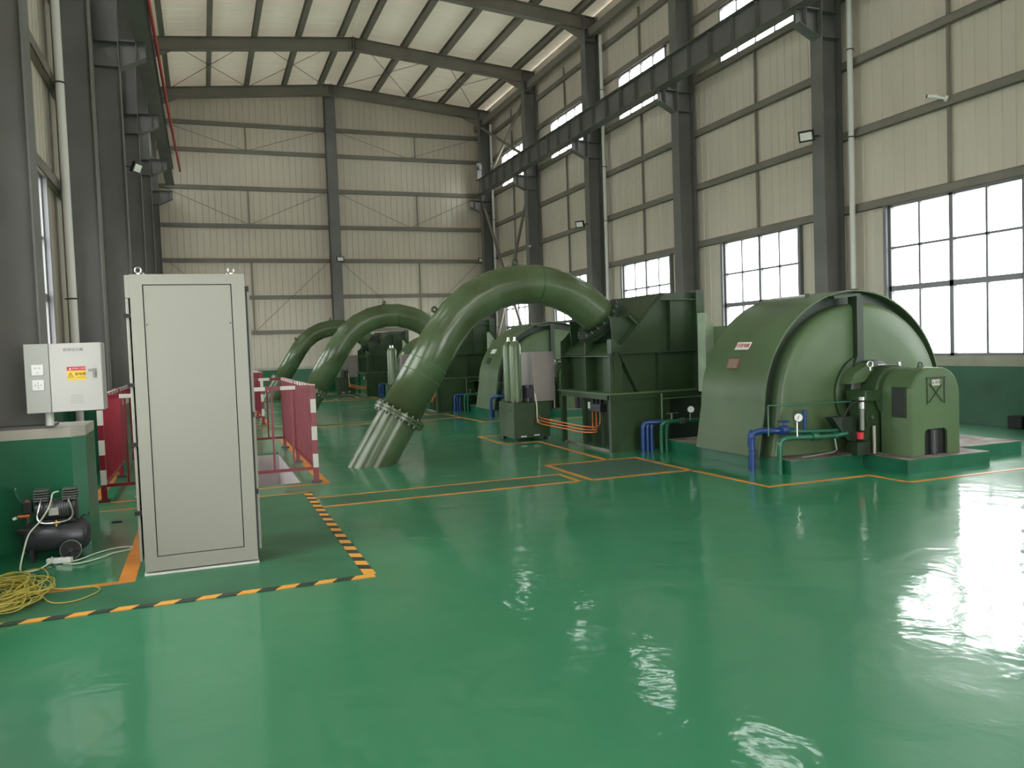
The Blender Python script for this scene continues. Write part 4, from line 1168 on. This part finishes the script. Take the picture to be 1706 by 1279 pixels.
    outl = [(5.62, Z0), (5.62, 1.45), (6.50, 2.33), (X1, 2.33), (X1, Z0)]
    MB().prism(outl, 'y', Ya + .08, Ya + .095).build('front_plate', 'mach2', r)
    outb = [(X0, Z0), (X0, 1.64), (6.26, 2.34), (X1, 2.34), (X1, Z0)]
    MB().prism(outb, 'y', Yb - .015, Yb).build('rear_plate', 'mach2', r)
    b = MB(); b.prism([(5.74, Z0), (5.74, 1.58), (6.47, 2.31), (X1 - .02, 2.31), (X1 - .02, Z0)], 'y', Ya + .096, Yb - .016); b.build('casing_body', 'mach2', r)
    # front ribs
    def rib(a, c, name='rib', dpt=.11, th=.014, m='mach2'):
        b = MB(); a, c = Vector(a), Vector(c); b.bar(a, c, dpt, th, Vector((0, 0, 1)) if abs((c - a).normalized().z) < .9 else Vector((1, 0, 0)))
        return b.build(name, m, r)
    ym = Ya + .028
    def ribxz(p, q, m='mach2', yy=None, dpt=.12):
        p, q = Vector((p[0], p[1])), Vector((q[0], q[1])); d = (q - p).normalized(); nn = Vector((-d.y, d.x)) * .007
        b = MB(); yc = ym if yy is None else yy
        b.prism([tuple(p - nn), tuple(q - nn), tuple(q + nn), tuple(p + nn)], 'y', yc - dpt / 2, yc + dpt / 2)
        return b.build('rib', m, r)
    ribxz((5.62, 1.44), (6.50, 2.32)); ribxz((6.42, 2.225), (X1, 2.225)); ribxz((X1 - .007, Z0), (X1 - .007, 2.33)); ribxz((5.70, 1.45), (X1, 1.45))
    ribxz((6.58, 1.457), (6.58, 2.218)); ribxz((6.37, Z0), (6.37, 1.443)); ribxz((5.72, 1.42), (6.00, Z0)); ribxz((5.62, Z0), (5.62, 1.64))
    b = MB(); b.prism([(5.56, 1.66), (5.56, 1.45), (5.76, 1.53), (5.74, 1.56)], 'y', Ya - .04, Ya + .08); b.build('corner_gusset', 'mach2', r)
    b = MB(); b.box(7.02, 7.16, Ya - .05, Ya + .12, Z0, 2.36); b.build('corner_post', 'mach2', r)
    b = MB(); b.prism([(6.48, 2.311), (6.50, 2.335), (7.10, 2.335), (7.10, 2.311)], 'y', Ya + .1, Yb - .016); b.build('top_plate', 'mach2', r)
    # left face ribs
    for yy, zt_ in ((Ya + .02, 1.64), (Y(11.50), 1.72), (Yb - .01, 1.66)):
        MB().prism([(X0, Z0), (X0, zt_), (X0 + .20, zt_ + (.14 if yy > Ya + .1 else -.16)), (X0 + .20, Z0)], 'y', yy - .008, yy + .008).build('side_rib', 'mach2', r)
    MB().box(X0, X0 + .2, Ya + .02, Yb, 1.405, 1.42).build('side_shelf', 'mach2', r)
    MB().prism([(5.745, 1.43), (5.60, 1.43), (5.60, 1.435), (5.745, 1.60)], 'y', Ya + .05, Yb - .02).build('sloping_web', 'mach2', r)
    # inlet neck
    ax = Vector((math.cos(-PI / 4), 0, math.sin(-PI / 4)))
    E_ = Vector((5.83, Y(11.5), 1.98))
    b = MB(); b.lathe(E_, ax, [(.34, .06), (.34, .5)], 36); b.build('inlet_neck', 'machd', r)
    b = MB(); b.lathe(E_, ax, [(.30, .045), (.44, .045), (.44, .10), (.34, .10)], 44); fl_ = b.build('inlet_flange', 'machd', r)
    # gusset wings beside the neck
    for yy in (Ya + .16, Yb - .16):
        MB().prism([(5.66, 1.98), (5.92, 1.99), (6.10, 1.84), (6.02, 1.80), (5.70, 1.52)], 'y', yy - .008, yy + .008).build('neck_gusset', 'mach2', r)
    MB().prism([(5.90, 1.99), (5.92, 2.01), (6.10, 1.85), (6.08, 1.83)], 'y', Ya + .02, Ya + .30).build('gusset_cap', 'mach2', r)
    # table frame
    MB().box(5.50, 7.16, Ya - .06, Yb + .04, .845, .87).build('table_plate', 'mach', r)
    b = MB(); b.box(5.52, 7.14, Ya - .03, Ya + .05, .77, .843).box(5.52, 7.14, Yb - .04, Yb + .02, .77, .843).box(5.52, 5.58, Ya, Yb, .77, .843).box(7.08, 7.14, Ya, Yb, .77, .843); b.build('table_beam', 'mach2', r)
    for (lx, ly) in ((5.535, Ya - .02), (5.535, Yb - .06), (7.07, Ya - .02), (7.07, Yb - .06)):
        MB().box(lx, lx + .075, ly, ly + .08, (0 if lx < 6.2 else .0 if ly > Y(10.5) else 0), .77).build('leg', 'mach2', r)
    MB().box(5.62, 6.55, Ya + .0, Ya + .02, 0, .77).build('front_panel', 'mach2', r)
    MB().box(6.55, 8.2, Ya + .30, Ya + .32, .0, .77).build('recess_dark_panel', 'machd', r)  # dark sheet widened to hide the lit wall and keep the gap dark
    for yy in (10.95, 11.25, 11.6, 11.9): MB().box(5.70, 5.74, Y(yy), Y(yy) + .012, 0, .77).build('inner_stay', 'mach', r)
    MB().box(5.90, 5.92, Ya + .05, Yb - .05, 0, .77).build('inner_panel', 'machd', r)
    MB().box(5.54, 5.57, Ya + .06, Yb - .1, 0, .03).build('sill_strip', 'plintht', r)

    # ---- curved inlet pipe
    r = thing('penstock_pipe', (2.15, Y(11.5), 0), 'thick sage green arched pipe rising from the floor to the %s turbine' % n, 'pipe', 'arched turbine pipes')
    R_ = .297; ang = math.radians(58.3)
    dirv = Vector((math.cos(ang), 0, math.sin(ang)))
    P0 = Vector((2.18, Y(11.5), .02))
    Rb = 1.59
    apex = Vector((4.63, Y(11.5), 2.545))
    cen = apex - Vector((0, 0, Rb))
    arc = []
    ns = 8
    for k in range(ns + 1):
        a = ang + (-PI / 4 - ang) * k / ns      # direction angle
        arc.append(cen + Vector((-math.sin(a), 0, math.cos(a))) * Rb)
    fc = P0 + dirv * .77                         # flange centre
    # lower stub, cut by the floor
    b = MB(); b.sweep([P0 - dirv * .35, fc - dirv * .03], R_, 48); b.build('lower_pipe', 'pipe', r)
    b = MB(); path = [fc + dirv * .03, arc[0]] if (arc[0] - fc).dot(dirv) > 0 else [fc + dirv * .03]
    path = [fc + dirv * .03] + arc + [E_ + ax * .0]
    b.sweep(path, R_, 48); b.build('bend_pipe', 'pipe', r, sharp=False)
    for sgn in (-1, 1):
        b = MB(); b.lathe(fc + dirv * (.004 * sgn), dirv * sgn, [(R_, 0), (.385, 0), (.385, .038), (R_, .038)], 52); b.build('flange', 'pipe', r)
    u_ = Vector((0, 1, 0)); v_ = dirv.cross(u_)
    nb = 20
    for k in range(nb):
        a = 2 * PI * k / nb; c = fc + (u_ * math.cos(a) + v_ * math.sin(a)) * .345
        b = MB(); b.cyl(c - dirv * .075, c + dirv * .075, .011, 8); b.cyl(c - dirv * .066, c - dirv * .042, .019, 6); b.cyl(c + dirv * .042, c + dirv * .066, .019, 6); b.build('bolt', 'bolt', r)
    b = MB(); b.lathe(E_ - ax * .015, ax, [(R_, 0), (.44, 0), (.44, .055), (R_, .055)], 52); b.build('flange', 'machd', r)
    v2 = ax.cross(u_)
    for k in range(nb):
        a = 2 * PI * k / nb; c = E_ + (u_ * math.cos(a) + v2 * math.sin(a)) * .395
        b = MB(); b.cyl(c - ax * .06, c + ax * .12, .010, 8); b.cyl(c - ax * .042, c - ax * .018, .018, 6); b.build('bolt', 'bolt', r)
    # weld seams
    for s_ in (1.42, 1.62):
        c = P0 + dirv * s_; b = MB(); b.lathe(c - dirv * .006, dirv, [(R_ - .01, 0), (R_ + .004, .003), (R_ + .004, .010), (R_ - .01, .013)], 48); b.build('weld_seam', 'mach', r)
    c = arc[5]; a = ang + (-PI / 4 - ang) * 5 / ns; dd = Vector((math.cos(a), 0, math.sin(a)))
    b = MB(); b.lathe(c - dd * .006, dd, [(R_ - .01, 0), (R_ + .004, .003), (R_ + .004, .010), (R_ - .01, .013)], 48); b.build('weld_seam', 'machd', r)
    for k in (1, 4):
        a = ang + (-PI / 4 - ang) * (k + .1) / ns; nn = Vector((-math.sin(a), 0, math.cos(a))); c = cen + nn * (Rb + R_ + .03)
        if k == 1: c = arc[0].lerp(arc[1], .55) + nn * (R_ + .035)
        b = MB(); b.torus(c, (0, 1, 0), .034, .016, 20, 8); b.cyl(c - nn * .07, c - nn * .035, .035, 12); b.build('lifting_lug', 'mach2', r)

    # ---- oil pressure unit
    r = thing('oil_pressure_unit', (5.3, Y(13.2), 0), 'dark green oil tank with two tall gas cylinders beside the %s turbine' % n, 'oil unit', 'oil pressure units')
    MB().box(4.84, 5.50, Y(12.83), Y(13.55), .05, .65).build('oil_tank', 'mach2', r, bevel=.006)
    b = MB()
    for (xx, yy) in ((4.87, 12.86), (5.41, 12.86), (4.87, 13.46), (5.41, 13.46)): b.box(xx, xx + .06, Y(yy), Y(yy) + .06, 0, .05)
    b.build('tank_foot', 'black', r)
    b = MB(); b.box(4.96, 5.06, Y(12.822), Y(12.829), .07, .09).box(5.2, 5.3, Y(12.822), Y(12.829), .08, .10); b.build('tank_label', 'wplas', r)
    b = MB(); b.cyl((4.838, Y(12.95), .52), (4.83, Y(12.95), .52), .012, 10); b.cyl((4.838, Y(13.42), .54), (4.83, Y(13.42), .54), .012, 10); b.build('tank_plug', 'iron', r)
    for (xx, yy, rr) in ((4.955, 12.97, .098), (4.955, 13.28, .098)):
        b = MB(); b.lathe((xx, Y(yy), .65), (0, 0, 1), [(rr * .8, 0), (rr, .02), (rr, .93), (rr * .92, .99), (rr * .65, 1.035), (rr * .3, 1.05)], 28); c = b.build('gas_cylinder', 'tankg', r)
        b = MB(); b.cyl((xx, Y(yy), 1.70), (xx, Y(yy), 1.77), .02, 10); b.cyl((xx, Y(yy), 1.69), (xx, Y(yy), 1.71), .032, 12); b.build('cylinder_valve', 'chrome', c)
    b = MB(); b.cyl((5.16, Y(12.98), .66), (5.16, Y(12.98), .94), .085, 20); b.box(5.10, 5.22, Y(12.86), Y(12.92), .72, .90); b.build('pump_motor', 'iron', r)
    b = MB()
    for k in range(6): b.cyl((4.86 + .02 * k, Y(12.87 + .02 * (k % 3)), .65), (4.86 + .02 * k, Y(12.87 + .02 * (k % 3)), .70 + .03 * (k % 4)), .010, 8)
    b.build('valve_cluster', 'bolt', r)
    b = MB(); b.sweep(smooth_path([(5.24, Y(12.84), .80), (5.245, Y(12.78), .60), (5.25, Y(12.78), .35), (5.30, Y(12.76), .28)]), .012, 8); b.build('pale_hose', 'cord', r)
    r = thing('control_cabinet', (5.45, Y(13.2), .65), 'warm grey control cabinet standing on the %s oil tank' % n, 'cabinet', 'oil unit cabinets')
    MB().box(5.26, 5.66, Y(12.93), Y(13.50), .655, 1.50).build('cabinet_body', 'pinkg', r, bevel=.004)
    MB().box(5.252, 5.259, Y(12.97), Y(13.46), .72, 1.44).build('cabinet_door', 'pinkg', r)
    MB().box(5.66, 5.72, Y(12.98), Y(13.1), 1.05, 1.25).build('gauge_box', 'steel2', r)
    # copper pipes and valve block
    r = thing('copper_piping', (5.2, Y(11.8), .3), 'orange copper oil pipes running under the %s turbine table' % n, 'pipe', 'copper oil pipes')
    for q in range(3):
        zz = .36 - q * .05
        b = MB(); b.sweep(smooth_path([(5.30 - q * .03, Y(12.82), zz + .06), (5.22, Y(12.5), zz + .04), (5.34 + q * .02, Y(11.9), zz), (5.48, Y(11.36 + q * .1), zz - .03), (5.60, Y(11.25), zz - .03 + .01 * q), (5.66, Y(11.25 + q * .12), zz + .03), (5.66, Y(11.25 + q * .12), .58)], 5), .011, 8); b.build('copper_pipe', 'copper', r)
    r = thing('valve_block', (5.6, Y(11.4), .6), 'black hydraulic valve block under the %s turbine table' % n, 'valve', 'hydraulic valve blocks')
    MB().box(5.60, 5.72, Y(11.12), Y(11.52), .56, .68).build('block', 'iron', r, bevel=.006)
    b = MB()
    for k in range(3): b.cyl((5.66, Y(11.2 + k * .13), .68), (5.66, Y(11.2 + k * .13), .765), .022, 10)
    b.build('solenoid', 'black', r)
    MB().box(5.585, 5.60, Y(11.44), Y(11.50), .60, .70).build('tag_plate', 'wplas', r)
    # ---- second pipe group between casing and generator
    r = thing('blue_drain_pipe', (5.95, Y(10.25), 0), 'dark blue pipes rising in front of the %s turbine table' % n, 'pipe', 'blue drain pipes')
    for q in range(3):
        b = MB(); b.sweep(smooth_path([(5.95 + q * .07, Y(10.45), 0), (5.95 + q * .07, Y(10.45), .3), (5.97 + q * .07, Y(10.45), .40), (6.04 + q * .07, Y(10.43), .43), (6.3, Y(10.35), .42)], 5), .032, 12); b.build('pipe', 'blue', r)
    r = thing('green_drain_pipe', (6.2, Y(10.3), 0), 'green pipes with valves in front of the %s turbine table' % n, 'pipe', 'green drain pipes')
    for q in range(2):
        b = MB(); b.sweep(smooth_path([(6.17 + q * .08, Y(10.30), 0), (6.17 + q * .08, Y(10.30), .3), (6.20 + q * .08, Y(10.28), .42), (6.4, Y(10.25), .44), (6.9, Y(10.2), .43)], 5), .028, 12); b.build('pipe', 'gpipe', r)
    b = MB(); b.cyl((6.45, Y(10.24), .44), (6.52, Y(10.24), .44), .045, 12); b.cyl((6.30, Y(10.22), .47), (6.30, Y(10.22), .56), .012, 8); b.bar((6.22, Y(10.22), .56), (6.42, Y(10.22), .56), .02, .012); b.build('valve', 'bolt', r)
    b = MB(); b.sweep([(6.28, Y(10.45), .84), (6.28, Y(10.45), .45)], .014, 8); b.sweep([(6.28, Y(10.45), .76), (6.95, Y(10.40), .77)], .009, 8); b.build('impulse_line', 'mach', r)
    r = thing('pressure_gauge', (6.62, Y(10.2), .44), 'round white pressure gauge between the %s turbine and generator' % n, 'gauge', 'pressure gauges')
    gp2 = Vector((6.60, Y(10.18), .60))
    MB().cyl(gp2 - gd * .02, gp2 + gd * .015, .055, 24).build('case', 'iron', r)
    MB().cyl(gp2 + gd * .0155, gp2 + gd * .019, .046, 24).build('dial', 'wplas', r)
    MB().cyl((6.60, Y(10.2), .44), (6.60, Y(10.2), .56), .010, 8).build('stem', 'chrome', r)
for i in range(3): unit(i)
